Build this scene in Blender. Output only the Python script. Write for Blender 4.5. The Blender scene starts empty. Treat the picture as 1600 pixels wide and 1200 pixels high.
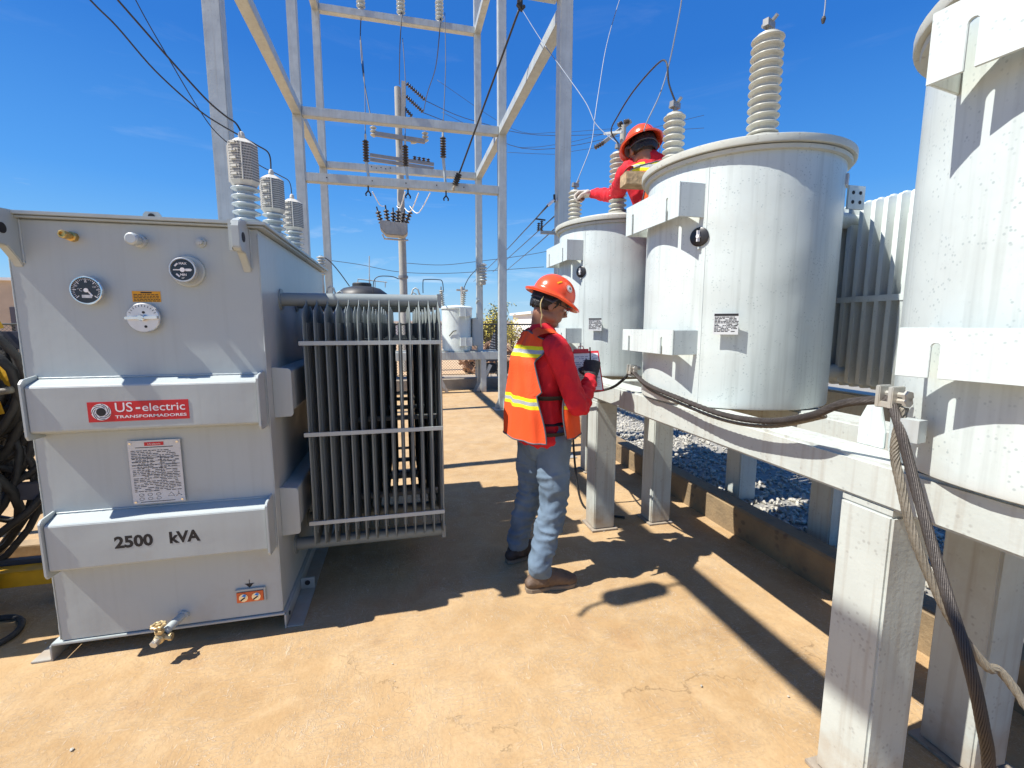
import bpy, bmesh, math, random
from mathutils import Vector, Matrix, noise
random.seed(7)
R = math.radians
scene = bpy.context.scene
COL = scene.collection

# ------------------------------------------------------------------ camera
F_PX, PITCH, YAW, CAM_H = 715.0, math.atan(92/715), R(13.6), 1.45
cam_d = bpy.data.cameras.new('camera')
cam = bpy.data.objects.new('camera', cam_d); COL.objects.link(cam)
cam.location = (0, 0, CAM_H); cam.rotation_euler = (math.pi/2 - PITCH, 0, -YAW)
cam_d.sensor_width = 36; cam_d.lens = F_PX/1600*36
cam_d.clip_start = 0.02; cam_d.clip_end = 3000
scene.camera = cam

# ------------------------------------------------------------------ light
SUN_DIR = Vector((0.65, 0.066, -1.0)).normalized()      # the way the light travels
SUN_EL = math.asin(-SUN_DIR.z); SUN_AZ = math.atan2(-SUN_DIR.x, -SUN_DIR.y)
world = bpy.data.worlds.new('World'); scene.world = world; world.use_nodes = True
nt = world.node_tree; nt.nodes.clear()
wo = nt.nodes.new('ShaderNodeOutputWorld'); bg = nt.nodes.new('ShaderNodeBackground')
sky = nt.nodes.new('ShaderNodeTexSky'); sky.sky_type = 'NISHITA'; sky.sun_disc = False
sky.sun_elevation = SUN_EL; sky.sun_rotation = SUN_AZ % (2*math.pi)
sky.air_density = 1.15; sky.dust_density = 0.25; sky.ozone_density = 3.2; sky.altitude = 0
tc = nt.nodes.new('ShaderNodeTexCoord'); mp = nt.nodes.new('ShaderNodeMapping')
mp.inputs['Scale'].default_value = (1.6, 1.6, 9.0)
nz = nt.nodes.new('ShaderNodeTexNoise'); nz.inputs['Scale'].default_value = 2.6; nz.inputs['Detail'].default_value = 7
nz.inputs['Roughness'].default_value = .62; nz.inputs['Distortion'].default_value = .5
cr = nt.nodes.new('ShaderNodeValToRGB'); cr.color_ramp.elements[0].position = .60; cr.color_ramp.elements[1].position = .80
cr.color_ramp.elements[1].color = (.55, .55, .55, 1)
sx = nt.nodes.new('ShaderNodeSeparateXYZ')
mr = nt.nodes.new('ShaderNodeMapRange'); mr.inputs['From Min'].default_value = .34; mr.inputs['From Max'].default_value = .02
mr.inputs['To Min'].default_value = .07; mr.inputs['To Max'].default_value = 1
mu = nt.nodes.new('ShaderNodeMath'); mu.operation = 'MULTIPLY'
mx = nt.nodes.new('ShaderNodeMix'); mx.data_type = 'RGBA'; mx.inputs[7].default_value = (7.2, 7.6, 8.0, 1)
L = nt.links.new
L(tc.outputs['Generated'], mp.inputs['Vector']); L(mp.outputs['Vector'], nz.inputs['Vector']); L(nz.outputs['Fac'], cr.inputs['Fac'])
L(tc.outputs['Generated'], sx.inputs[0]); L(sx.outputs['Z'], mr.inputs['Value'])
L(cr.outputs['Color'], mu.inputs[0]); L(mr.outputs['Result'], mu.inputs[1]); L(mu.outputs[0], mx.inputs[0])
hs = nt.nodes.new('ShaderNodeHueSaturation'); hs.inputs['Saturation'].default_value = 1.3
grd = nt.nodes.new('ShaderNodeValToRGB'); e = grd.color_ramp.elements
e[0].position = 0; e[0].color = (.40, .70, .97, 1); e[1].position = 1; e[1].color = (.02, .11, .48, 1)
for p_, c_ in ((.10, (.22, .56, .97)), (.24, (.085, .37, .92)), (.45, (.028, .205, .72))):
    q_ = e.new(p_); q_.color = (*c_, 1)
sc8 = nt.nodes.new('ShaderNodeMix'); sc8.data_type = 'RGBA'; sc8.blend_type = 'MULTIPLY'; sc8.inputs[0].default_value = 1; sc8.inputs[7].default_value = (6.7, 6.9, 7.2, 1)
L(sx.outputs['Z'], grd.inputs['Fac']); L(grd.outputs['Color'], sc8.inputs[6])
mxs = nt.nodes.new('ShaderNodeMix'); mxs.data_type = 'RGBA'; mxs.inputs[0].default_value = .80
L(sky.outputs['Color'], hs.inputs['Color']); L(hs.outputs['Color'], mxs.inputs[6]); L(sc8.outputs[2], mxs.inputs[7]); L(mxs.outputs[2], mx.inputs[6])
L(mx.outputs[2], bg.inputs['Color']); L(bg.outputs[0], wo.inputs['Surface'])
bg.inputs['Strength'].default_value = 0.085
sd = bpy.data.lights.new('sun', 'SUN'); sd.energy = 5.0; sd.angle = R(.5); sd.color = (1, .955, .88)
sun = bpy.data.objects.new('sun', sd); COL.objects.link(sun)
sun.rotation_euler = SUN_DIR.to_track_quat('-Z', 'Y').to_euler(); sun.location = (-20, -2, 30)
scene.view_settings.view_transform = 'Standard'; scene.view_settings.look = 'None'
scene.view_settings.gamma = 1; scene.view_settings.exposure = 0.70
scene.render.resolution_x = 1024; scene.render.resolution_y = 768
scene.render.engine = 'CYCLES'
try:
    scene.cycles.max_bounces = 8; scene.cycles.diffuse_bounces = 2
except Exception: pass

# ------------------------------------------------------------------ pixel to place (photo pixels, used to measure)
cp, sp, cy, sy = math.cos(PITCH), math.sin(PITCH), math.cos(YAW), math.sin(YAW)
FWD = Vector((sy*cp, cy*cp, -sp)); RT = Vector((cy, -sy, 0)); UP = RT.cross(FWD); CAM = Vector((0, 0, CAM_H))
def ray(px, py): return FWD + RT*((px-800)/F_PX) + UP*((600-py)/F_PX)
def aty(px, py, y): r = ray(px, py); return CAM + r*(y/r.y)
def atx(px, py, x): r = ray(px, py); return CAM + r*(x/r.x)
def atz(px, py, z=0.): r = ray(px, py); return CAM + r*((z-CAM_H)/r.z)

# ------------------------------------------------------------------ materials
M = {}
def mat(name, color, rough=.5, metal=0., var=.08, vscale=6., bump=0., bscale=80., spots=None, streak=None, spec=None, detail=4, mix2=None, coat=0., dirt=None, wavy=0.):
    """principled surface; colour breaks up by noise, optional voronoi spots (colour, scale, amount) and vertical streaks (colour, amount)"""
    m = bpy.data.materials.new(name); m.use_nodes = True; t = m.node_tree; n = t.nodes; l = t.links.new
    b = n['Principled BSDF']; b.inputs['Roughness'].default_value = rough; b.inputs['Metallic'].default_value = metal
    if spec is not None: b.inputs['Specular IOR Level'].default_value = spec
    if coat: b.inputs['Coat Weight'].default_value = coat
    co = n.new('ShaderNodeTexCoord')
    nz = n.new('ShaderNodeTexNoise'); nz.inputs['Scale'].default_value = vscale; nz.inputs['Detail'].default_value = detail
    l(co.outputs['Object'], nz.inputs['Vector'])
    mixn = n.new('ShaderNodeMix'); mixn.data_type = 'RGBA'; l(nz.outputs['Fac'], mixn.inputs[0])
    c = Vector(color); c2 = Vector(mix2) if mix2 else c
    mixn.inputs[6].default_value = (*[max(0, v*(1-var*2)) for v in c], 1); mixn.inputs[7].default_value = (*[min(1, v*(1+var*2)) for v in c2], 1)
    out = mixn.outputs[2]
    if spots:
        sc, scale, amt = spots
        v = n.new('ShaderNodeTexVoronoi'); v.inputs['Scale'].default_value = scale; l(co.outputs['Object'], v.inputs['Vector'])
        n2 = n.new('ShaderNodeTexNoise'); n2.inputs['Scale'].default_value = scale*.22; l(co.outputs['Object'], n2.inputs['Vector'])
        r1 = n.new('ShaderNodeMapRange'); r1.inputs['From Min'].default_value = .30; r1.inputs['From Max'].default_value = .16; l(v.outputs['Distance'], r1.inputs['Value'])
        r2 = n.new('ShaderNodeMapRange'); r2.inputs['From Min'].default_value = .47; r2.inputs['From Max'].default_value = .60; l(n2.outputs['Fac'], r2.inputs['Value'])
        mm = n.new('ShaderNodeMath'); mm.operation = 'MULTIPLY'; l(r1.outputs[0], mm.inputs[0]); l(r2.outputs[0], mm.inputs[1])
        m3 = n.new('ShaderNodeMath'); m3.operation = 'MULTIPLY'; m3.inputs[1].default_value = amt; l(mm.outputs[0], m3.inputs[0])
        mk = n.new('ShaderNodeMix'); mk.data_type = 'RGBA'; l(m3.outputs[0], mk.inputs[0]); l(out, mk.inputs[6]); mk.inputs[7].default_value = (*sc, 1)
        out = mk.outputs[2]
    if streak:
        sc, amt = streak
        mpn = n.new('ShaderNodeMapping'); mpn.inputs['Scale'].default_value = (38, 38, 1.6); l(co.outputs['Object'], mpn.inputs['Vector'])
        n3 = n.new('ShaderNodeTexNoise'); n3.inputs['Scale'].default_value = 1; n3.inputs['Detail'].default_value = 5; l(mpn.outputs[0], n3.inputs['Vector'])
        r3 = n.new('ShaderNodeMapRange'); r3.inputs['From Min'].default_value = .52; r3.inputs['From Max'].default_value = .72; r3.inputs['To Max'].default_value = amt; l(n3.outputs['Fac'], r3.inputs['Value'])
        mk = n.new('ShaderNodeMix'); mk.data_type = 'RGBA'; l(r3.outputs[0], mk.inputs[0]); l(out, mk.inputs[6]); mk.inputs[7].default_value = (*sc, 1)
        out = mk.outputs[2]
    if dirt:
        dc, dh, da = dirt
        sz = n.new('ShaderNodeSeparateXYZ'); l(co.outputs['Object'], sz.inputs[0]); nd = n.new('ShaderNodeTexNoise'); nd.inputs['Scale'].default_value = 11; nd.inputs['Detail'].default_value = 7; l(co.outputs['Object'], nd.inputs['Vector'])
        zz = n.new('ShaderNodeMath'); zz.operation = 'MULTIPLY_ADD'; zz.inputs[1].default_value = -dh*1.6; l(nd.outputs['Fac'], zz.inputs[0]); l(sz.outputs['Z'], zz.inputs[2])
        rz_ = n.new('ShaderNodeMapRange'); rz_.inputs['From Min'].default_value = 0; rz_.inputs['From Max'].default_value = -dh*.9; rz_.inputs['To Max'].default_value = da; l(zz.outputs[0], rz_.inputs['Value'])
        mk = n.new('ShaderNodeMix'); mk.data_type = 'RGBA'; l(rz_.outputs[0], mk.inputs[0]); l(out, mk.inputs[6]); mk.inputs[7].default_value = (*dc, 1); out = mk.outputs[2]
        # scattered grime patches
        ng = n.new('ShaderNodeTexNoise'); ng.inputs['Scale'].default_value = 2.3; ng.inputs['Detail'].default_value = 9; ng.inputs['Roughness'].default_value = .68; l(co.outputs['Object'], ng.inputs['Vector'])
        rg_ = n.new('ShaderNodeMapRange'); rg_.inputs['From Min'].default_value = .56; rg_.inputs['From Max'].default_value = .72; rg_.inputs['To Max'].default_value = .38; l(ng.outputs['Fac'], rg_.inputs['Value'])
        mk = n.new('ShaderNodeMix'); mk.data_type = 'RGBA'; l(rg_.outputs[0], mk.inputs[0]); l(out, mk.inputs[6]); mk.inputs[7].default_value = (*[.55*q+.45*c[i]*.8 for i, q in enumerate(dc)], 1); out = mk.outputs[2]
    l(out, b.inputs['Base Color'])
    rr = n.new('ShaderNodeMapRange'); rr.inputs['To Min'].default_value = max(.03, rough-.08); rr.inputs['To Max'].default_value = min(1, rough+.1)
    l(nz.outputs['Fac'], rr.inputs['Value']); l(rr.outputs[0], b.inputs['Roughness'])
    if bump:
        nb = n.new('ShaderNodeTexNoise'); nb.inputs['Scale'].default_value = bscale; nb.inputs['Detail'].default_value = 5; l(co.outputs['Object'], nb.inputs['Vector'])
        bp = n.new('ShaderNodeBump'); bp.inputs['Strength'].default_value = bump; bp.inputs['Distance'].default_value = .01
        l(nb.outputs['Fac'], bp.inputs['Height']); l(bp.outputs[0], b.inputs['Normal'])
        if wavy:
            nw = n.new('ShaderNodeTexNoise'); nw.inputs['Scale'].default_value = 3.2; nw.inputs['Detail'].default_value = 1; l(co.outputs['Object'], nw.inputs['Vector'])
            bw = n.new('ShaderNodeBump'); bw.inputs['Strength'].default_value = 1; bw.inputs['Distance'].default_value = wavy; l(nw.outputs['Fac'], bw.inputs['Height']); l(bw.outputs[0], bp.inputs['Normal'])
    M[name] = m; return m

mat('grey_paint', (.425, .47, .46), .36, 0, .03, 3, .05, 30, streak=((.33, .35, .33), .20), dirt=((.36, .27, .18), .10, .75), wavy=.010)
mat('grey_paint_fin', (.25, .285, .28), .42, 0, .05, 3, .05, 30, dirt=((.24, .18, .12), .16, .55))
mat('galv_tank', (.60, .665, .645), .36, .0, .07, 4, .06, 40, spots=((.36, .43, .43), 78, .75), streak=((.43, .48, .46), .55), dirt=((.50, .46, .40), .05, .4), wavy=.012)
mat('galv_steel', (.47, .51, .50), .42, .2, .12, 9, .08, 60, spots=((.36, .39, .39), 34, .6), streak=((.36, .36, .33), .5), dirt=((.38, .31, .22), .12, .6), wavy=.006)
mat('galv_stand', (.50, .535, .50), .5, .05, .07, 7, .10, 60, spots=((.33, .34, .32), 52, .7), streak=((.37, .35, .30), .65), dirt=((.34, .25, .16), .22, .85), wavy=.008)
mat('porcelain_grey', (.44, .49, .49), .22, 0, .04, 8, coat=.4)
mat('porcelain_tan', (.45, .45, .39), .30, 0, .10, 14, streak=((.30, .27, .22), .5))
mat('porcelain_dark', (.07, .06, .055), .3, 0, .1, 8)
mat('cage_beige', (.56, .54, .47), .55, 0, .06, 8)
mat('dark_hole', (.012, .012, .014), .7, 0, 0)
mat('black_rubber', (.014, .014, .016), .55, 0, .2, 12)
mat('black_plastic', (.02, .02, .022), .4, 0, .1, 12)
mat('chrome', (.72, .73, .74), .16, 1, .05, 20)
mat('aluminium', (.60, .61, .62), .35, .85, .08, 30)
mat('brass', (.62, .42, .14), .32, .9, .12, 30)
mat('brass_worn', (.60, .47, .25), .45, .6, .2, 60, .2, 120)
mat('glass_face', (.03, .03, .035), .12, 0, .1)
mat('white_paint', (.80, .80, .80), .5, 0, .03)
mat('red_sign', (.55, .012, .022), .35, 0, .04)
mat('orange_red', (.80, .16, .04), .5, 0, .08, 40)
mat('label_yellow', (.72, .33, .01), .45, 0, .05, 60)
mat('ink', (.012, .013, .016), .6, 0, 0)
mat('plate_silver', (.60, .62, .62), .42, .1, .08, 40)
mat('cable_black', (.035, .034, .033), .6, 0, .3, 30, .3, 90)
mat('cable_wire', (.06, .065, .075), .5, .3, .1, 10)
mat('cable_wire_light', (.25, .29, .35), .45, .3, .1, 10)
mat('strap_yellow', (.60, .33, .01), .55, 0, .25, 9)
mat('concrete', (.30, .255, .20), .85, 0, .16, 8, .5, 50, spots=((.16, .13, .10), 18, .5))
mat('pole_concrete', (.36, .36, .33), .85, 0, .10, 6, .3, 40)
mat('skin', (.28, .135, .085), .5, 0, .06, 14, .06, 200)
mat('hair', (.010, .009, .010), .45, 0, .2, 60, .5, 160)
mat('helmet_orange', (.86, .085, .022), .24, 0, .05, 5, coat=.3)
mat('shirt_red', (.60, .008, .020), .80, 0, .10, 9, .25, 160)
mat('glove_black', (.016, .016, .018), .65, 0, .2, 40, .4, 160)
mat('glove_white', (.50, .46, .40), .8, 0, .25, 30, .4, 160)
mat('boot_brown', (.12, .078, .052), .65, 0, .22, 14, .35, 70)
mat('boot_dark', (.04, .03, .026), .65, 0, .2, 14, .35, 70)
mat('sole', (.22, .17, .12), .8, 0, .2, 20)
mat('wood', (.33, .235, .13), .7, 0, .2, 12, .2, 40)
mat('paper', (.74, .76, .80), .6, 0, .02)
mat('clip_red', (.55, .02, .03), .4, 0, .05)
mat('building_tan', (.50, .40, .29), .85, 0, .1, 2)
mat('building_white', (.72, .72, .70), .8, 0, .05, 2)
mat('leaf', (.20, .24, .035), .6, 0, .4, 5, mix2=(.50, .40, .05))
mat('leaf_dry', (.17, .11, .06), .8, 0, .4, 5)
mat('bark', (.12, .085, .055), .85, 0, .2, 12)
mat('clear_lens', (.5, .52, .55), .08, 0, 0)
mat('band_grey', (.09, .09, .11), .7, 0, .1, 30)
mat('water_tank_black', (.03, .032, .035), .5, 0, .2, 5)
mat('ground_lead', (.03, .035, .03), .5, 0, .1)
mat('dust_brown', (.33, .23, .14), .9, 0, .2, 10)

def stripes_cloth(name, base, bands, rough=.75):
    """cloth whose reflective bands lie at given heights (object z): bands = [(z0, z1, colour)]"""
    m = mat(name, base, rough, 0, .07, 7, .25, 130); t = m.node_tree; n = t.nodes; l = t.links.new
    b = n['Principled BSDF']; cur = b.inputs['Base Color'].links[0].from_socket
    co = n.new('ShaderNodeTexCoord'); s = n.new('ShaderNodeSeparateXYZ'); l(co.outputs['Object'], s.inputs[0])
    nzz = n.new('ShaderNodeTexNoise'); nzz.inputs['Scale'].default_value = 4; l(co.outputs['Object'], nzz.inputs['Vector'])
    wob = n.new('ShaderNodeMath'); wob.operation = 'MULTIPLY_ADD'; wob.inputs[1].default_value = .035; l(nzz.outputs['Fac'], wob.inputs[0]); l(s.outputs['Z'], wob.inputs[2])
    for z0, z1, c in bands:
        cmpn = n.new('ShaderNodeMath'); cmpn.operation = 'COMPARE'; cmpn.inputs[1].default_value = (z0+z1)/2 + .0175; cmpn.inputs[2].default_value = (z1-z0)/2
        l(wob.outputs[0], cmpn.inputs[0])
        mk = n.new('ShaderNodeMix'); mk.data_type = 'RGBA'; l(cmpn.outputs[0], mk.inputs[0]); l(cur, mk.inputs[6]); mk.inputs[7].default_value = (*c, 1)
        cur = mk.outputs[2]
    l(cur, b.inputs['Base Color']); return m
YEL = (.80, .72, .01); SIL = (.36, .38, .40)
def bands(z, w=.058): return [(z-w/2, z+w/2, YEL), (z-w*.17, z+w*.17, SIL)]
stripes_cloth('vest_orange', (.84, .085, .012), bands(1.315) + bands(1.045))
stripes_cloth('vest_orange_far', (.84, .12, .02), bands(1.375, .065) + bands(1.03))

def jeans_mat(name, c1, c2):
    m = mat(name, c1, .85, 0, .12, 5, .25, 220, mix2=c2); t = m.node_tree; n = t.nodes; l = t.links.new
    return m
jeans_mat('jeans_blue', (.035, .068, .115), (.18, .25, .325)); jeans_mat('jeans_dark', (.030, .034, .045), (.05, .055, .07))

def mesh_cage():      # pierced plastic cage: dark square holes in a beige face
    m = bpy.data.materials.new('pierced_cage'); m.use_nodes = True; t = m.node_tree; n = t.nodes; l = t.links.new; b = n['Principled BSDF']
    co = n.new('ShaderNodeTexCoord'); s = n.new('ShaderNodeSeparateXYZ'); l(co.outputs['UV'], s.inputs[0])
    outs = []
    for a, k in (('X', 9), ('Y', 14)):
        q = n.new('ShaderNodeMath'); q.operation = 'MULTIPLY'; q.inputs[1].default_value = k; l(s.outputs[a], q.inputs[0])
        f = n.new('ShaderNodeMath'); f.operation = 'FRACT'; l(q.outputs[0], f.inputs[0])
        g = n.new('ShaderNodeMath'); g.operation = 'COMPARE'; g.inputs[1].default_value = .5; g.inputs[2].default_value = .31; l(f.outputs[0], g.inputs[0]); outs.append(g)
    mm = n.new('ShaderNodeMath'); mm.operation = 'MULTIPLY'; l(outs[0].outputs[0], mm.inputs[0]); l(outs[1].outputs[0], mm.inputs[1])
    mk = n.new('ShaderNodeMix'); mk.data_type = 'RGBA'; l(mm.outputs[0], mk.inputs[0]); mk.inputs[6].default_value = (.50, .48, .42, 1); mk.inputs[7].default_value = (.03, .03, .032, 1)
    l(mk.outputs[2], b.inputs['Base Color']); b.inputs['Roughness'].default_value = .6; M['pierced_cage'] = m
mesh_cage()

def sand_mat():
    m = bpy.data.materials.new('dusty_slab'); m.use_nodes = True; t = m.node_tree; n = t.nodes; l = t.links.new; b = n['Principled BSDF']
    b.inputs['Roughness'].default_value = .9; b.inputs['Specular IOR Level'].default_value = .2
    co = n.new('ShaderNodeTexCoord')
    def nzn(s, d=6, dist=0, r=.55):
        q = n.new('ShaderNodeTexNoise'); q.inputs['Scale'].default_value = s; q.inputs['Detail'].default_value = d; q.inputs['Distortion'].default_value = dist; q.inputs['Roughness'].default_value = r
        l(co.outputs['Object'], q.inputs['Vector']); return q
    def mixc(f, a, bb):
        k = n.new('ShaderNodeMix'); k.data_type = 'RGBA'; l(f, k.inputs[0])
        for i, v in ((6, a), (7, bb)):
            if isinstance(v, tuple): k.inputs[i].default_value = (*v, 1)
            else: l(v, k.inputs[i])
        return k.outputs[2]
    def rng(sock, a, b_, c=0, d=1):
        q = n.new('ShaderNodeMapRange'); q.inputs['From Min'].default_value = a; q.inputs['From Max'].default_value = b_; q.inputs['To Min'].default_value = c; q.inputs['To Max'].default_value = d
        l(sock, q.inputs['Value']); return q.outputs[0]
    big = nzn(.9, 5); mid = nzn(5, 8, .6, .65); fine = nzn(70, 6); swirl = nzn(9, 3, 3.5); patch = nzn(2.4, 3)
    base = mixc(rng(big.outputs['Fac'], .35, .65), (.39, .255, .122), (.475, .328, .174))
    base = mixc(rng(mid.outputs['Fac'], .42, .68, 0, .55), base, (.54, .405, .24))
    base = mixc(rng(fine.outputs['Fac'], .3, .7, .22, 0), base, (.27, .15, .07))
    # swept swirls and boot scuffs: thin pale lines where a distorted noise crosses its middle, in patches
    ab = n.new('ShaderNodeMath'); ab.operation = 'SUBTRACT'; l(swirl.outputs['Fac'], ab.inputs[0]); ab.inputs[1].default_value = .5
    a2 = n.new('ShaderNodeMath'); a2.operation = 'ABSOLUTE'; l(ab.outputs[0], a2.inputs[0])
    ln = rng(a2.outputs[0], .020, .0, 0, 1); pm = rng(patch.outputs['Fac'], .48, .60)
    mm = n.new('ShaderNodeMath'); mm.operation = 'MULTIPLY'; l(ln, mm.inputs[0]); l(pm, mm.inputs[1])
    m4 = n.new('ShaderNodeMath'); m4.operation = 'MULTIPLY'; l(mm.outputs[0], m4.inputs[0]); m4.inputs[1].default_value = .75
    base = mixc(m4.outputs[0], base, (.62, .50, .36))
    for sc_, off_, st_ in ((26, 3.1, (1, 1, 1)), (60, 7.7, (1, .16, 1)), (60, 1.3, (.14, 1, 1))):
        mp_ = n.new('ShaderNodeMapping'); mp_.inputs['Rotation'].default_value = (0, 0, off_); mp_.inputs['Scale'].default_value = st_; mp_.inputs['Location'].default_value = (off_, 0, 0); l(co.outputs['Object'], mp_.inputs['Vector'])
        s2 = n.new('ShaderNodeTexNoise'); s2.inputs['Scale'].default_value = sc_; s2.inputs['Detail'].default_value = 2; s2.inputs['Distortion'].default_value = 2.2 if st_ == (1, 1, 1) else .7; l(mp_.outputs[0], s2.inputs['Vector'])
        c1 = n.new('ShaderNodeMath'); c1.operation = 'SUBTRACT'; l(s2.outputs['Fac'], c1.inputs[0]); c1.inputs[1].default_value = .5
        c2 = n.new('ShaderNodeMath'); c2.operation = 'ABSOLUTE'; l(c1.outputs[0], c2.inputs[0])
        pn = n.new('ShaderNodeTexNoise'); pn.inputs['Scale'].default_value = 3.1+off_*.3; pn.inputs['Detail'].default_value = 3; l(mp_.outputs[0] if sc_ == 26 else co.outputs['Object'], pn.inputs['Vector'])
        l2 = rng(c2.outputs[0], .016, .0, 0, 1); p2_ = rng(pn.outputs['Fac'], .48, .58, 0, .75)
        q2 = n.new('ShaderNodeMath'); q2.operation = 'MULTIPLY'; l(l2, q2.inputs[0]); l(p2_, q2.inputs[1])
        base = mixc(q2.outputs[0], base, (.60, .48, .34))
        qs = n.new('ShaderNodeMath'); qs.operation = 'ADD'; l(mm.outputs[0], qs.inputs[0]); l(q2.outputs[0], qs.inputs[1]); mm = qs
    dk = nzn(3.3, 9, .3, .7); base = mixc(rng(dk.outputs['Fac'], .53, .70, 0, .38), base, (.30, .18, .09))
    # hairline cracks
    vo = n.new('ShaderNodeTexVoronoi'); vo.feature = 'DISTANCE_TO_EDGE'; vo.inputs['Scale'].default_value = .42
    wv = n.new('ShaderNodeVectorMath'); wv.operation = 'MULTIPLY_ADD'; l(mid.outputs['Color'], wv.inputs[0]); wv.inputs[1].default_value = (.5, .5, 0); l(co.outputs['Object'], wv.inputs[2])
    l(wv.outputs[0], vo.inputs['Vector'])
    ck = rng(vo.outputs['Distance'], .0020, .0004, 0, .28); cm = rng(patch.outputs['Fac'], .50, .42)
    m5 = n.new('ShaderNodeMath'); m5.operation = 'MULTIPLY'; l(ck, m5.inputs[0]); l(cm, m5.inputs[1])
    base = mixc(m5.outputs[0], base, (.13, .075, .035))
    # damp dark stains
    st = nzn(1.7, 4, .4); base = mixc(rng(st.outputs['Fac'], .62, .74, 0, .45), base, (.33, .18, .085))
    l(base, b.inputs['Base Color'])
    hsum = n.new('ShaderNodeMath'); hsum.operation = 'MULTIPLY_ADD'; l(mm.outputs[0], hsum.inputs[0]); hsum.inputs[1].default_value = .6; l(mid.outputs['Fac'], hsum.inputs[2])
    h2 = n.new('ShaderNodeMath'); h2.operation = 'MULTIPLY_ADD'; l(fine.outputs['Fac'], h2.inputs[0]); h2.inputs[1].default_value = .35; l(hsum.outputs[0], h2.inputs[2])
    h3 = n.new('ShaderNodeMath'); h3.operation = 'MULTIPLY_ADD'; l(m5.outputs[0], h3.inputs[0]); h3.inputs[1].default_value = -1.5; l(h2.outputs[0], h3.inputs[2])
    bp = n.new('ShaderNodeBump'); bp.inputs['Strength'].default_value = .55; bp.inputs['Distance'].default_value = .012; l(h3.outputs[0], bp.inputs['Height']); l(bp.outputs[0], b.inputs['Normal'])
    M['dusty_slab'] = m
sand_mat()
mat('desert', (.52, .36, .21), .95, 0, .12, .6, .5, 5, detail=8)
mat('gravel_ground', (.26, .25, .22), .95, 0, .3, 40, 1., 60, detail=8)
mat('gravel_stone', (.43, .41, .35), .85, 0, .42, 26, .2, 60, detail=2)
mat('scrap', (.30, .18, .11), .85, 0, .35, 9)

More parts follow.
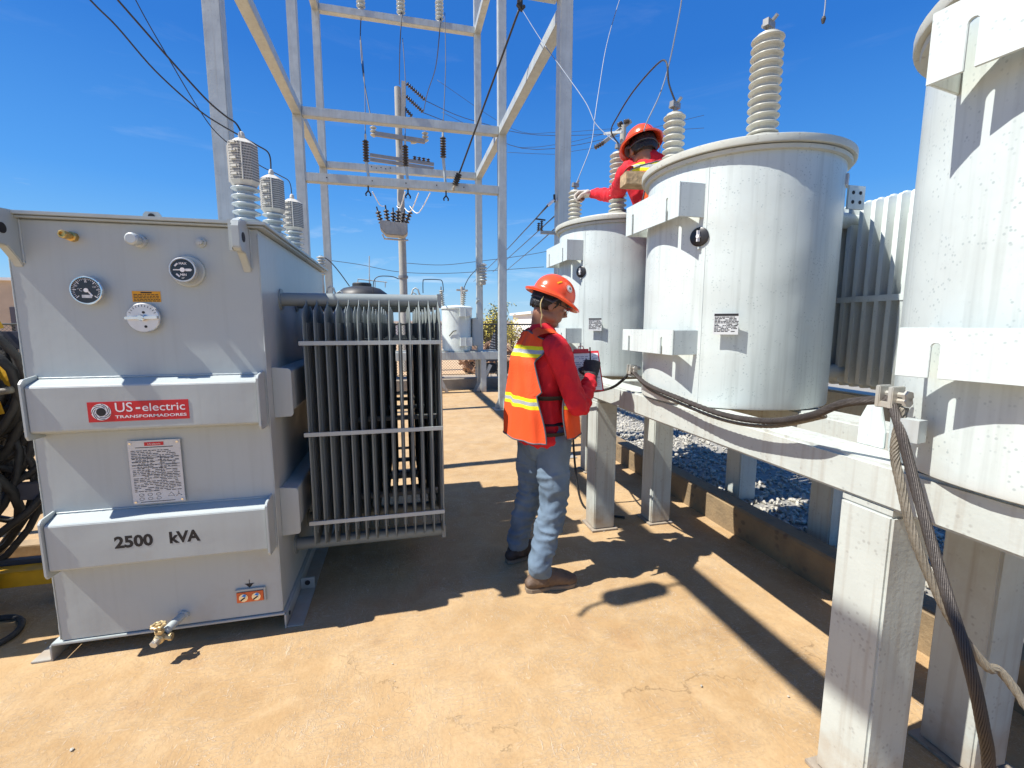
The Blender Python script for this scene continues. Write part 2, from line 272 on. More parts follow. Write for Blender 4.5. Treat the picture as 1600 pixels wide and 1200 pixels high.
# ------------------------------------------------------------------ mesh builder
class MB:
    def __init__(s): s.v = []; s.f = []; s.uv = None
    def add(s, vs, fs):
        o = len(s.v); s.v += [Vector(p) for p in vs]; s.f += [tuple(i+o for i in f) for f in fs]; return s
    def box(s, a, b):
        x0, y0, z0 = a; x1, y1, z1 = b
        return s.add([(x0,y0,z0),(x1,y0,z0),(x1,y1,z0),(x0,y1,z0),(x0,y0,z1),(x1,y0,z1),(x1,y1,z1),(x0,y1,z1)],
                     [(0,3,2,1),(4,5,6,7),(0,1,5,4),(1,2,6,5),(2,3,7,6),(3,0,4,7)])
    def obox(s, c, u, v, w, hu, hv, hw):
        c = Vector(c); u = Vector(u).normalized()*hu; v = Vector(v).normalized()*hv; w = Vector(w).normalized()*hw
        p = [c+a*u+b*v+d*w for d in (-1,1) for a, b in ((-1,-1),(1,-1),(1,1),(-1,1))]
        return s.add(p, [(0,3,2,1),(4,5,6,7),(0,1,5,4),(1,2,6,5),(2,3,7,6),(3,0,4,7)])
    def bar(s, p0, p1, w, h=None, up=(0,0,1)):
        p0 = Vector(p0); p1 = Vector(p1); d = p1-p0; h = h or w; u = Vector(up)
        if abs(d.normalized().dot(u)) > .98: u = Vector((0, 1, 0))
        sd = d.cross(u).normalized(); uu = sd.cross(d).normalized()
        return s.obox((p0+p1)/2, d, sd, uu, d.length/2, w/2, h/2)
    def prism(s, poly, o, u, v, w, t):       # polygon in the u,v plane at o, pushed t along w
        o = Vector(o); u = Vector(u); v = Vector(v); w = Vector(w); k = len(poly)
        a = [o+u*x+v*y for x, y in poly]; b = [p+w*t for p in a]
        fs = [tuple(range(k)), tuple(range(2*k-1, k-1, -1))] + [(i, i+k, (i+1) % k+k, (i+1) % k) for i in range(k)]
        return s.add(a+b, fs)
    def lathe(s, prof, o, ax=(0,0,1), n=24, cap=True):      # prof: (radius, distance along axis)
        o = Vector(o); ax = Vector(ax).normalized(); u = ax.orthogonal().normalized(); v = ax.cross(u)
        vs = []; fs = []; k = len(prof)
        for i in range(n):
            a = 2*math.pi*i/n; d = u*math.cos(a)+v*math.sin(a)
            vs += [o+d*r+ax*h for r, h in prof]
        for i in range(n):
            j = (i+1) % n
            for q in range(k-1): fs.append((i*k+q, j*k+q, j*k+q+1, i*k+q+1))
        if cap:
            if prof[0][0] > 1e-5: fs.append(tuple(i*k for i in range(n-1, -1, -1)))
            if prof[-1][0] > 1e-5: fs.append(tuple(i*k+k-1 for i in range(n)))
        return s.add(vs, fs)
    def cyl(s, p0, p1, r, r1=None, n=20):
        p0 = Vector(p0); p1 = Vector(p1); d = p1-p0
        return s.lathe([(r, 0), (r if r1 is None else r1, d.length)], p0, d, n)
    def tube(s, pts, r, n=8, closed=False, frame=None, round_=0):
        """swept tube; r: number, list of numbers or list of (ra, rb); frame: fixed side vector for flat sections"""
        P = [Vector(p) for p in pts]; k = len(P)
        rs = r if isinstance(r, (list, tuple)) else [r]*k
        rs = [(q, q) if not isinstance(q, (tuple, list)) else q for q in rs]
        if round_ and not closed:
            for end in (0, -1):
                a, b = (P[0], P[1]) if end == 0 else (P[-1], P[-2]); d = (a-b).normalized(); ra, rb = rs[end]; ex = []
                for f, g in ((.45, .89), (.8, .6), (.99, .12)): ex.append((a+d*(min(ra, rb)*f*round_), (ra*g, rb*g)))
                if end == 0: P = [e[0] for e in reversed(ex)]+P; rs = [e[1] for e in reversed(ex)]+rs
                else: P += [e[0] for e in ex]; rs += [e[1] for e in ex]
            k = len(P)
        T = []
        for i in range(k):
            a = P[i-1] if (i or closed) else P[i]; b = P[(i+1) % k] if (i < k-1 or closed) else P[i]
            d = (b-a); T.append(d.normalized() if d.length > 1e-9 else Vector((0, 0, 1)))
        u = Vector(frame) if frame is not None else T[0].orthogonal()
        vs = []; fs = []
        for i in range(k):
            if frame is not None: u = Vector(frame)
            u = (u-T[i]*u.dot(T[i])).normalized(); w = T[i].cross(u)
            for j in range(n):
                a = 2*math.pi*j/n; vs.append(P[i]+u*(math.cos(a)*rs[i][0])+w*(math.sin(a)*rs[i][1]))
        for i in range(k if closed else k-1):
            for j in range(n): fs.append((i*n+j, i*n+(j+1) % n, ((i+1) % k)*n+(j+1) % n, ((i+1) % k)*n+j))
        if not closed: fs += [tuple(range(n-1, -1, -1)), tuple((k-1)*n+j for j in range(n))]
        return s.add(vs, fs)
    def ball(s, c, r, n=14, m=9, rot=None):
        r = r if isinstance(r, (tuple, list)) else (r, r, r); c = Vector(c); vs = []; fs = []
        for i in range(1, m):
            t = math.pi*i/m
            for j in range(n):
                a = 2*math.pi*j/n; p = Vector((r[0]*math.sin(t)*math.cos(a), r[1]*math.sin(t)*math.sin(a), r[2]*math.cos(t)))
                vs.append(c+(rot @ p if rot else p))
        top = Vector((0, 0, r[2])); vs += [c+(rot @ top if rot else top), c-(rot @ top if rot else top)]; a = len(vs)-2
        for i in range(m-2):
            for j in range(n): fs.append((i*n+j, (i+1)*n+j, (i+1)*n+(j+1) % n, i*n+(j+1) % n))
        for j in range(n): fs += [(a, j, (j+1) % n), (a+1, (m-2)*n+(j+1) % n, (m-2)*n+j)]
        return s.add(vs, fs)
    def join(s, o): return s.add(o.v, o.f)

def setp(o, label=None, cat=None, group=None, kind=None):
    if label: o['label'] = label
    if cat: o['category'] = cat
    if group: o['group'] = group
    if kind: o['kind'] = kind
    return o
def wloc(o):
    p = Vector((0, 0, 0))
    while o: p += o.location; o = o.parent
    return p
def build(name, mb, m, parent=None, smooth=False, bevel=0., label=None, cat=None, group=None, kind=None, origin=None, fixn=True):
    """link the collected shapes as ONE object; shapes are given in place (world), the origin moves to the thing's base"""
    o_ = wloc(parent) if parent else (Vector(origin) if origin is not None else Vector((0, 0, 0)))
    me = bpy.data.meshes.new(name); me.from_pydata([tuple(p-o_) for p in mb.v], [], mb.f)
    if fixn or bevel:
        b = bmesh.new(); b.from_mesh(me)
        if bevel: 
            bmesh.ops.remove_doubles(b, verts=b.verts, dist=1e-5)
            bmesh.ops.bevel(b, geom=[e for e in b.edges if len(e.link_faces) == 2 and e.calc_face_angle(0) > .6], offset=bevel, segments=2, affect='EDGES', clamp_overlap=True)
        bmesh.ops.recalc_face_normals(b, faces=b.faces); b.to_mesh(me); b.free()
    if smooth is True: me.shade_smooth()
    elif smooth:
        me.shade_smooth()
        try: me.set_sharp_from_angle(angle=R(smooth))
        except Exception: pass
    o = bpy.data.objects.new(name, me); COL.objects.link(o)
    me.materials.append(M[m] if isinstance(m, str) else m)
    if parent: o.parent = parent
    else: o.location = o_
    return setp(o, label, cat, group, kind)
def thing(name, loc, label, cat, group=None):
    o = bpy.data.objects.new(name, None); o.empty_display_size = .1; COL.objects.link(o); o.location = loc
    return setp(o, label, cat, group)
def kids(o): return [c for c in bpy.data.objects if c.parent == o]
def dup(root, loc, label=None, rz=None, parent=None):
    c = root.copy(); COL.objects.link(c)
    if parent is not None: c.parent = parent
    else:
        c.location = loc
        if rz is not None: c.rotation_euler = (0, 0, rz)
        if label: c['label'] = label
    for ch in kids(root):
        if ch is not c: dup(ch, None, parent=c)
    return c
def text_mb(body, size, o, u, v, bold=0., sx=1., align='LEFT', extr=.0, lift=.0004):
    cu = bpy.data.curves.new('lettering', 'FONT'); cu.body = body; cu.size = size; cu.offset = bold; cu.align_x = align; cu.extrude = extr; cu.resolution_u = 3
    ob = bpy.data.objects.new('lettering', cu); COL.objects.link(ob); bpy.context.view_layer.update()
    me = ob.evaluated_get(bpy.context.evaluated_depsgraph_get()).to_mesh()
    u = Vector(u).normalized(); v = Vector(v).normalized(); w = u.cross(v); o = Vector(o); mb = MB()
    mb.add([o+u*(p.co.x*sx)+v*p.co.y+w*(p.co.z+lift) for p in me.vertices], [tuple(f.vertices) for f in me.polygons])
    ob.to_mesh_clear(); bpy.data.objects.remove(ob); bpy.data.curves.remove(cu); return mb
def catenary(a, b, sag, n=14):
    a = Vector(a); b = Vector(b); return [a.lerp(b, t/n)-Vector((0, 0, sag*4*(t/n)*(1-t/n))) for t in range(n+1)]
def smooth_path(pts, k=8):
    P = [Vector(p) for p in pts]; out = []
    for i in range(len(P)-1):
        p0 = P[max(i-1, 0)]; p1 = P[i]; p2 = P[i+1]; p3 = P[min(i+2, len(P)-1)]
        for j in range(k):
            t = j/k; out.append(.5*((2*p1)+(p2-p0)*t+(2*p0-5*p1+4*p2-p3)*t*t+(3*p1-p0-3*p2+p3)*t**3))
    out.append(P[-1]); return out

# ------------------------------------------------------------------ ground
def grid_mb(x0, x1, y0, y1, nx, ny, zf):
    mb = MB(); vs = [(x0+(x1-x0)*i/nx, y0+(y1-y0)*j/ny, 0) for j in range(ny+1) for i in range(nx+1)]
    mb.add([(x, y, zf(x, y)) for x, y, _ in vs], [(j*(nx+1)+i, j*(nx+1)+i+1, (j+1)*(nx+1)+i+1, (j+1)*(nx+1)+i) for j in range(ny) for i in range(nx)]); return mb
def n3(x, y, z=0.): return noise.noise(Vector((x, y, z)))
mb = MB(); mb.add([(-900,-900,-.02),(900,-900,-.02),(900,900,-.02),(-900,900,-.02)], [(0,1,2,3)])
build('desert_ground', mb, 'desert', kind='structure', fixn=False)
mb = grid_mb(-9, 2.225, -4, 10.3, 150, 190, lambda x, y: .005*n3(x*1.1, y*1.1)+.003*n3(x*5, y*5))
build('concrete_yard', mb, 'dusty_slab', kind='structure', smooth=True, fixn=False)
mb = grid_mb(2.36, 14, -4, 12.2, 120, 160, lambda x, y: .10+.012*n3(x*6, y*6)+.02*n3(x, y))
build('gravel_bed', mb, 'gravel_ground', kind='structure', smooth=True, fixn=False)
mb = MB()
ico = bmesh.new(); bmesh.ops.create_icosphere(ico, subdivisions=1, radius=1); iv = [v.co.copy() for v in ico.verts]; jf = [tuple(v.index for v in f.verts) for f in ico.faces]; ico.free()
rg = random.Random(3)
for i in range(15000):
    y = .3+10*rg.random()**1.25; x = 2.40+4.2*rg.random()**1.5
    r = .009+.013*rg.random(); q = Matrix.Rotation(rg.random()*6, 3, Vector((rg.random()-.5, rg.random()-.5, rg.random()-.5)).normalized())
    sc = (r*(1+.5*rg.random()), r*(.8+.3*rg.random()), r*(.5+.3*rg.random())); c = Vector((x, y, .108+.01*rg.random()))
    mb.add([c+q @ Vector((p.x*sc[0], p.y*sc[1], p.z*sc[2])) for p in iv], jf)
build('gravel', mb, 'gravel_stone', kind='stuff', fixn=False, label='pale loose gravel stones beyond the kerb under the steel stand')
mat('kerb_concrete', (.19, .145, .095), .85, 0, .2, 7, .5, 50, spots=((.10, .07, .05), 14, .6), mix2=(.27, .19, .10))
# low kerb between slab and gravel, and the far one
mb = MB(); mb.prism([(2.22, -.02), (2.22, .185), (2.235, .20), (2.355, .20), (2.37, .185), (2.37, -.02)], (0, -4, 0), (1,0,0), (0,0,1), (0,1,0), 14.3)
build('kerb', mb, 'kerb_concrete', kind='structure')
mb = MB(); mb.prism([(10.3, -.02), (10.3, .23), (10.32, .25), (10.55, .25), (10.57, .23), (10.57, -.02)], (-9, 0, 0), (0,1,0), (0,0,1), (1,0,0), 15)
mb2 = MB(); mb2.box((-9, 10.57, -.02), (6, 12.2, .12)); mb.join(mb2)
build('yard_edge', mb, 'concrete', kind='structure')
# pebbles on the slab
mb = MB(); rg = random.Random(5)
for i in range(60):
    x = -2+4.1*rg.random(); y = .9+6*rg.random()**1.3; r = .002+.005*rg.random()**3
    q = Matrix.Rotation(rg.random()*6, 3, 'Z'); mb.add([Vector((x, y, .004))+q @ Vector((p.x*r*1.3, p.y*r, p.z*r*.6)) for p in iv], jf)
build('pebbles', mb, 'gravel_stone', kind='stuff', fixn=False, label='tiny pebbles and crumbs lying on the dusty slab')

# ------------------------------------------------------------------ the big rectangular transformer
T = thing('power_transformer', (-1.03, 3.08, 0), 'large grey rectangular power transformer marked 2500 kVA standing at the left', 'transformer')
X0, X1, Y0, Y1, ZB, ZT = -1.476, -.588, 2.242, 3.93, .085, 1.86
GP = 'grey_paint'
mb = MB().box((X0, Y0, ZB), (X1, Y1, ZT)); tank = build('tank', mb, GP, T, bevel=.004, smooth=30)
mb = MB().box((X0-.03, Y0-.022, ZT+.002), (X1+.03, Y1+.022, ZT+.010)); mb.box((X0-.042, Y0-.034, ZT+.012), (X1+.042, Y1+.034, ZT+.026))
for i in range(9):
    mb.cyl((X1+.022, 2.4+i*.17, ZT+.024), (X1+.022, 2.4+i*.17, ZT+.036), .012, n=6)
lid = build('lid', mb, GP, T, bevel=.002)
mb = MB().prism([(0,0),(.065,0),(.065,.028),(.055,.04),(.01,.04),(0,.028)], (-1.04, 2.31, ZT+.025), (1,0,0), (0,0,1), (0,1,0), .010)
build('lifting_tab', mb, GP, T)
mb = MB(); mb.lathe([(.012,0),(.012,.006)], (-1.007, 2.3095, ZT+.045), (0,-1,0), 12); build('tab_hole', mb, 'dark_hole', T)
mb = MB().box((X0-.034, Y0-.008, .072), (X1+.007, Y1+.01, .083)); build('base_plate', mb, GP, T, bevel=.002)
def rail(xw, sgn):
    mb = MB(); mb.box((min(xw, xw+.008*sgn), Y0-.006, 0), (max(xw, xw+.008*sgn), Y1+.1, .071))
    a, b = sorted((xw+.009*sgn, xw+.082*sgn)); mb.box((a, Y0-.004, .001), (b, Y1+.1, .009))
    o = build('rail', mb, GP, T, bevel=.0015)
    for yy in (2.56, 3.6):
        m2 = MB(); a, b = sorted((xw+.010*sgn, xw+.080*sgn)); m2.box((a, yy, .0095), (b, yy+.01, .070)); m2.lathe([(.016, 0), (.016, .003)], ((a+b)/2, yy-.0005, .045), (0,-1,0), 14)
        build('gusset', m2, GP, o)
        m3 = MB().lathe([(.014, 0), (.014, .002)], ((a+b)/2, yy-.004, .045), (0,-1,0), 14); build('hole', m3, 'dark_hole', o)
    m4 = MB().lathe([(.010, 0), (.010, .003)], (xw+.0085*sgn if sgn > 0 else xw-.0115, 2.30, .04), (1,0,0), 12)
    build('hole', m4, 'dark_hole', o)
rail(X1+.004, 1); rail(X0-.034, -1)
# stiffening bars on the front, each a closed channel with end plates
def front_bar(z0, z1):
    mb = MB().prism([(Y0+.0, z1+.022), (2.1675, z1), (2.163, z1-.006), (2.163, z0+.006), (2.168, z0), (Y0+.0, z0-.022)], (-1.432, 0, 0), (0,1,0), (0,0,1), (1,0,0), .819)
    o = build('stiffener_bar', mb, GP, T, bevel=.002)
    for x in (-1.445, -.611):
        m2 = MB().prism([(Y0, z0-.032), (Y0, z1+.036), (2.165, z1+.026), (2.152, z1+.012), (2.152, z0-.012), (2.160, z0-.028)], (x, 0, 0), (0,1,0), (0,0,1), (1,0,0), .011)
        build('end_plate', m2, GP, o, bevel=.002)
    m3 = MB().tube([(x, 2.2395+.0008*math.sin(x*200), z1+.024) for x in [-1.43+.82*i/60 for i in range(61)]], [.0035+.0012*random.random() for _ in range(61)], 5); build('weld_seam', m3, GP, o, smooth=True)
    return o
bar1 = front_bar(1.025, 1.212); bar2 = front_bar(.442, .640)
def side_bar(z0, z1, ya):
    mb = MB().prism([(X1, z1+.01), (X1+.068, z1), (X1+.072, z1-.006), (X1+.072, z0+.006), (X1+.068, z0), (X1, z0-.01)], (0, ya+.012, 0), (1,0,0), (0,0,1), (0,1,0), 1.5)
    o = build('side_stiffener', mb, GP, T, bevel=.002)
    m2 = MB().prism([(X1, z1+.022), (X1+.074, z1+.014), (X1+.083, z1+.002), (X1+.083, z0-.006), (X1+.076, z0-.018), (X1, z0-.022)], (0, ya, 0), (1,0,0), (0,0,1), (0,1,0), .011)
    build('end_plate', m2, GP, o, bevel=.002)
side_bar(1.04, 1.235, 2.315); side_bar(.455, .655, 2.315)
# lifting lugs at the top corners
def lug(x):
    mb = MB().prism([(Y0, ZT+.03), (2.148, ZT+.022), (2.122, ZT+.010), (2.114, ZT-.012), (2.114, 1.765), (2.128, 1.752), (2.175, 1.747), (2.225, 1.70), (Y0, 1.675)], (x, 0, 0), (0,1,0), (0,0,1), (1,0,0), .032)
    o = build('lifting_lug', mb, GP, T, bevel=.003)
    m2 = MB().lathe([(.020, 0), (.020, .036)], (x-.002, 2.158, 1.81), (1,0,0), 20); build('eye', m2, 'dark_hole', o)
    m3 = MB().tube([(x+.034, Y0-.001, 1.69+.17*i/30) for i in range(31)], [.004+.0015*random.random() for _ in range(31)], 5); build('weld_seam', m3, GP, o, smooth=True)
lug(-.652); lug(-1.462)
mb = MB().box((-.668, 2.136, 1.752), (-.6525, 2.155, 1.876)); mb.box((-.6522,2.118,1.7535),(-.6518,2.14,1.86)); build('lug_cheek', mb, GP, T, bevel=.0015)
# weld line up the left edge and at the right corner
for xx in (X0+.001, X1-.001): build('corner_weld', MB().tube([(xx, Y0-.0005, ZB+.01+1.74*i/120) for i in range(121)], [.0022+.0014*random.random() for _ in range(121)], 5), GP, T, smooth=True)
# gauges and fittings on the front
def disc_gauge(name, c, r, depth, face, bezel, ring=None):
    c = Vector(c); o = build(name, MB().lathe([(r*.82, 0), (r*.82, depth*.6), (r, depth*.6), (r, depth-.002), (r*.97, depth), (r*.90, depth), (r*.86, depth-.006), (0, depth-.006)], c, (0,-1,0), 40, cap=False), bezel, T, smooth=35)
    build('dial_face', MB().lathe([(r*.87, 0), (r*.87, .0006)], c+Vector((0, -depth+.0055, 0)), (0,-1,0), 40), face, o)
    if ring: build('mounting_ring', MB().lathe([(ring, 0), (ring, .012), (ring*.93, .016), (r*.8, .016)], c, (0,-1,0), 40, cap=False), GP, o, smooth=35)
    return o
def ticks(parent, c, r, depth, m, a0, a1, k, ln=.22, w=.0022):
    mb = MB(); c = Vector(c)+Vector((0, -depth+.004, 0))
    for i in range(k+1):
        a = R(a0+(a1-a0)*i/k); d = Vector((math.cos(a), 0, math.sin(a))); L_ = ln if i % 5 == 0 else ln*.5
        mb.obox(c+d*r*(.83-L_/2), d, d.cross(Vector((0,1,0))), (0,1,0), r*L_/2, w/2*(1.3 if i % 5 == 0 else .7), .0004)
    return build('dial_marks', mb, m, parent)
g = disc_gauge('thermometer', (-1.215, Y0, 1.588), .056, .038, 'glass_face', 'chrome')
c = (-1.215, Y0, 1.588); ticks(g, c, .056, .038, 'white_paint', 220, -40, 30)
mb = MB(); cc = Vector(c)+Vector((0, -.0345, 0))
mb.obox(cc+Vector((.010,0,-.010)), (.6,0,-.8), (.8,0,.6), (0,1,0), .016, .0028, .0006); mb.lathe([(.008,0),(.008,.003)], cc, (0,-1,0), 16)
build('pointer', mb, 'white_paint', g)
mb = MB(); mb.obox(cc+Vector((0,.0002,-.024)), (1,0,0), (0,0,1), (0,1,0), .017, .006, .0004); build('dial_label', mb, 'plate_silver', g)
mb = text_mb('\u00b0C', .016, cc+Vector((-.030, -.0002, -.004)), (1,0,0), (0,0,1)); mb.join(text_mb('40', .010, cc+Vector((-.038, 0, .014)), (1,0,0), (0,0,1))); mb.join(text_mb('80', .010, cc+Vector((-.004, 0, .030)), (1,0,0), (0,0,1))); mb.join(text_mb('120', .010, cc+Vector((.020, 0, .010)), (1,0,0), (0,0,1)))
build('dial_lettering', mb, 'white_paint', g)
g = disc_gauge('level_gauge', (-.861, Y0, 1.675), .049, .062, 'glass_face', 'aluminium', ring=.064)
cc = Vector((-.861, Y0-.0585, 1.675)); mb = MB(); mb.obox(cc, (1,0,.02), (0,0,1), (0,1,0), .034, .0022, .0006); mb.obox(cc+Vector((.020,0,0)), (1,0,.02), (0,0,1), (0,1,0), .010, .005, .0007); mb.lathe([(.009,0),(.009,.003)], cc, (0,-1,0), 16)
mb.obox(cc+Vector((-.022,0,.020)), (1,0,1), (1,0,-1), (0,1,0), .008, .003, .0006); mb.obox(cc+Vector((-.018,0,-.022)), (1,0,-1), (1,0,1), (0,1,0), .008, .003, .0006); build('pointer', mb, 'white_paint', g)
mb = text_mb('MAX', .013, cc+Vector((-.012, 0, .021)), (1,0,0), (0,0,1), .0004); mb.join(text_mb('MIN', .013, cc+Vector((-.010, 0, -.024)), (1,0,0), (0,0,1), .0004)); mb.join(text_mb('25\u00b0', .009, cc+Vector((-.006, 0, -.036)), (1,0,0), (0,0,1))); build('dial_lettering', mb, 'white_paint', g)
g = build('tap_changer', MB().lathe([(.052,0),(.052,.012),(.060,.014),(.060,.026),(.057,.030),(0,.030)], (-1.032, Y0, 1.480), (0,-1,0), 44, cap=False), 'aluminium', T, smooth=35)
cc = Vector((-1.032, Y0-.030, 1.480)); mb = MB(); mb.obox(cc+Vector((0,-.009,0)), (1,0,.03), (0,0,1), (0,1,0), .058, .0055, .009); mb.lathe([(.013,0),(.013,.020),(.010,.024)], cc, (0,-1,0), 20); build('handle', mb, 'chrome', g, bevel=.0015)
mb = MB(); mb.lathe([(.0055,0),(.0055,.001)], cc+Vector((.004,0,.022)), (0,-1,0), 14); mb.lathe([(.0055,0),(.0055,.001)], cc+Vector((.008,0,-.036)), (0,-1,0), 14)
for i in range(11):
    a = R(25+130*i/10); d = Vector((math.cos(a), 0, math.sin(a))); mb.obox(cc+d*.049+Vector((0,-.0004,0)), d, d.cross(Vector((0,1,0))), (0,1,0), .004, .0009, .0004)
build('dial_marks', mb, 'ink', g)
mb = MB().obox((-1.024, Y0-.001, 1.568), (1,0,0), (0,0,1), (0,1,0), .051, .022, .0008); g = build('warning_label', mb, 'label_yellow', T)
mb = MB(); rg = random.Random(2)
mb.obox((-1.024, Y0-.0022, 1.584), (1,0,0), (0,0,1), (0,1,0), .020, .0025, .0003)
for i in range(5):
    x = -1.070
    while x < -.985+.006*(i % 2):
        w = .004+.010*rg.random(); mb.obox((x+w/2, Y0-.0022, 1.576-i*.0065), (1,0,0), (0,0,1), (0,1,0), w/2, .0014, .0003); x += w+.003
build('small_print', mb, 'ink', g)
mb = MB().lathe([(.019,0),(.019,.02),(.013,.022),(.013,.045),(.016,.047),(.016,.066),(.013,.070),(.009,.070),(.009,.062),(0,.062)], (-1.255, Y0, 1.798), (0,-1,0), 8, cap=False); build('brass_plug', mb, 'brass', T, smooth=25)
mb = MB().lathe([(.026,0),(.026,.016),(.018,.018),(.018,.040),(.024,.042),(.024,.070),(.018,.076),(0,.076)], (-1.026, Y0, 1.790), (0,-1,0), 12, cap=False); build('filling_valve', mb, 'galv_steel', T, smooth=25)
mb = MB().lathe([(.020,0),(.020,.008),(.012,.009),(.012,.026),(0,.028)], (-.805, Y0, 1.795), (0,-1,0), 10, cap=False); build('bolt_plug', mb, GP, T, smooth=25)
# maker's sign on the upper bar
yb = 2.163
mb = MB().obox((-1.054, yb-.0008, 1.101), (1,0,0), (0,0,1), (0,1,0), .179, .041, .0006); sg = build('brand_sign', mb, 'red_sign', T)
mb = text_mb('US', .055, (-1.141, yb-.0014, 1.099), (1,0,0), (0,0,1), .0002, 1.02); mb.join(text_mb('-', .055, (-1.067, yb-.0014, 1.1), (1,0,0), (0,0,1), .0012, 1.0)); mb.join(text_mb('electric', .047, (-1.045, yb-.0014, 1.099), (1,0,0), (0,0,1), .0002, 1.12))
build('lettering', mb, 'white_paint', sg); build('lettering', text_mb('TRANSFORMADORES', .0165, (-1.141, yb-.0014, 1.073), (1,0,0), (0,0,1), .0003, 1.62), 'white_paint', sg)
mb = MB(); ec = Vector((-1.187, yb-.0018, 1.101)); mb.lathe([(.034,0),(.034,.0004)], ec, (0,-1,0), 32); em = build('emblem', mb, 'white_paint', sg)
mb = MB().lathe([(.017,0),(.017,.0004)], ec+Vector((0,-.0008,0)), (0,-1,0), 26)
for k in range(7):       # curved dark blades round a dark eye
    a0 = 2*math.pi*k/7; pin = []; pout = []
    for i in range(8):
        t = i/7; a = a0+t*1.5; pin.append((math.cos(a)*(.020+.011*t), math.sin(a)*(.020+.011*t))); pout.append((math.cos(a-.22*(1-t))*(.021+.0125*t), math.sin(a-.22*(1-t))*(.021+.0125*t)))
    mb.prism(pin+pout[::-1], ec+Vector((0,-.0008,0)), (1,0,0), (0,0,1), (0,-1,0), .0003)
build('emblem_swirl', mb, 'ink', em)
build('rating_lettering', text_mb('2500', .069, (-1.195, yb-.0001, .519), (1,0,0), (0,0,1), .0028, 1.01), 'ink', T)
build('rating_lettering', text_mb('kVA', .069, (-.995, yb-.0001, .519), (1,0,0), (0,0,1), .0028, .95), 'ink', T)
# rating plate
npx, npz = -1.047, .819
mb = MB().box((npx-.099, Y0-.012, npz-.141), (npx+.099, Y0-.009, npz+.141)); pl = build('nameplate', mb, 'plate_silver', T, bevel=.001)
mb = MB()
for sx_ in (-1, 1):
    for sz_ in (-1, 1): mb.cyl((npx+sx_*.088, Y0, npz+sz_*.130), (npx+sx_*.088, Y0-.016, npz+sz_*.130), .005, n=10)
build('rivet', mb, 'chrome', pl)
mb = MB().obox((npx, Y0-.0125, npz+.125), (1,0,0), (0,0,1), (0,1,0), .036, .008, .0003); build('plate_badge', mb, 'red_sign', pl)
build('badge_lettering', text_mb('US-electric', .011, (npx-.024, Y0-.013, npz+.121), (1,0,0), (0,0,1)), 'white_paint', pl)
mb = MB(); rg = random.Random(11); yy = Y0-.0125
def ln(x0, x1, z, h=.0006): mb.obox((npx+(x0+x1)/2, yy, npz+z), (1,0,0), (0,0,1), (0,1,0), abs(x1-x0)/2, h, .0003)
ln(-.070, .070, .110, .0014)
for i in range(26):
    z = .096-.0072*i
    if z < -.09: break
    if 5 <= i <= 11 and i % 2 == 1: ln(-.09, .09, z+.003, .0004)
    x = -.088
    while x < .08:
        w = .006+.018*rg.random()
        if rg.random() < .82: ln(x, min(x+w, .088), z, .0013)
        x += w+.004
for z in (.070, .035, -.01): ln(-.09, .09, z-.0036, .0004)
for x in (-.03, .02): mb.obox((npx+x, yy, npz+.03), (0,0,1), (1,0,0), (0,1,0), .045, .0004, .0003)
for k in range(3):
    cx = npx-.065+.032*k; mb.tube([(cx+.009*math.cos(a*.8), yy, npz-.100+.006*math.sin(a*.8)) for a in range(8)], .0007, 4, closed=True); mb.tube([(cx+.009*math.cos(a*.8), yy, npz-.118+.006*math.sin(a*.8)) for a in range(8)], .0007, 4, closed=True)
mb.tube([(npx+.035, yy, npz-.112), (npx+.047, yy, npz-.095), (npx+.059, yy, npz-.112)], .0008, 4, closed=True)
for dx, dz in ((-.010,-.010),(.012,-.008),(0,.012)): mb.tube([(npx+.076, yy, npz-.104), (npx+.076+dx, yy, npz-.104+dz)], .0008, 4)
ln(-.07, .06, -.132, .0012)
build('plate_lettering', mb, 'ink', pl)
# ground pad under a small hood, with the earth symbol above it
gx, gz = -.724, .188
mb = MB().box((gx-.060, Y0-.0115, gz+.031), (gx+.060, Y0-.0005, gz+.040)); mb.box((gx+.0605, Y0-.0115, gz-.030), (gx+.068, Y0-.0005, gz+.040)); hd = build('pad_hood', mb, GP, T, bevel=.0015)
mb = MB().box((gx-.057, Y0-.006, gz-.028), (gx+.057, Y0-.0005, gz+.022)); pd = build('ground_pad', mb, 'orange_red', T, bevel=.001)
for dx in (-.027, .027):
    mb = MB().lathe([(.019,0),(.019,.004),(.012,.004),(.012,.014),(0,.014)], (gx+dx, Y0-.006, gz-.003), (0,-1,0), 18, cap=False); bt = build('bolt', mb, 'chrome', pd, smooth=30)
    mb = MB().obox((gx+dx, Y0-.0212, gz-.003), (1,0,.7), (.7,0,-1), (0,1,0), .011, .003, .001); build('bolt_slot', mb, 'ink', bt)
mb = MB(); mb.box((gx-.0013, Y0-.0012, gz+.062), (gx+.0013, Y0-.0006, gz+.080)); mb.box((gx-.020, Y0-.0012, gz+.059), (gx+.020, Y0-.0006, gz+.0615)); mb.prism([(-.016,0),(.016,0),(0,-.019)], (gx, Y0-.0006, gz+.0585), (1,0,0), (0,0,1), (0,-1,0), .0006)
build('earth_symbol', mb, 'ink', T)
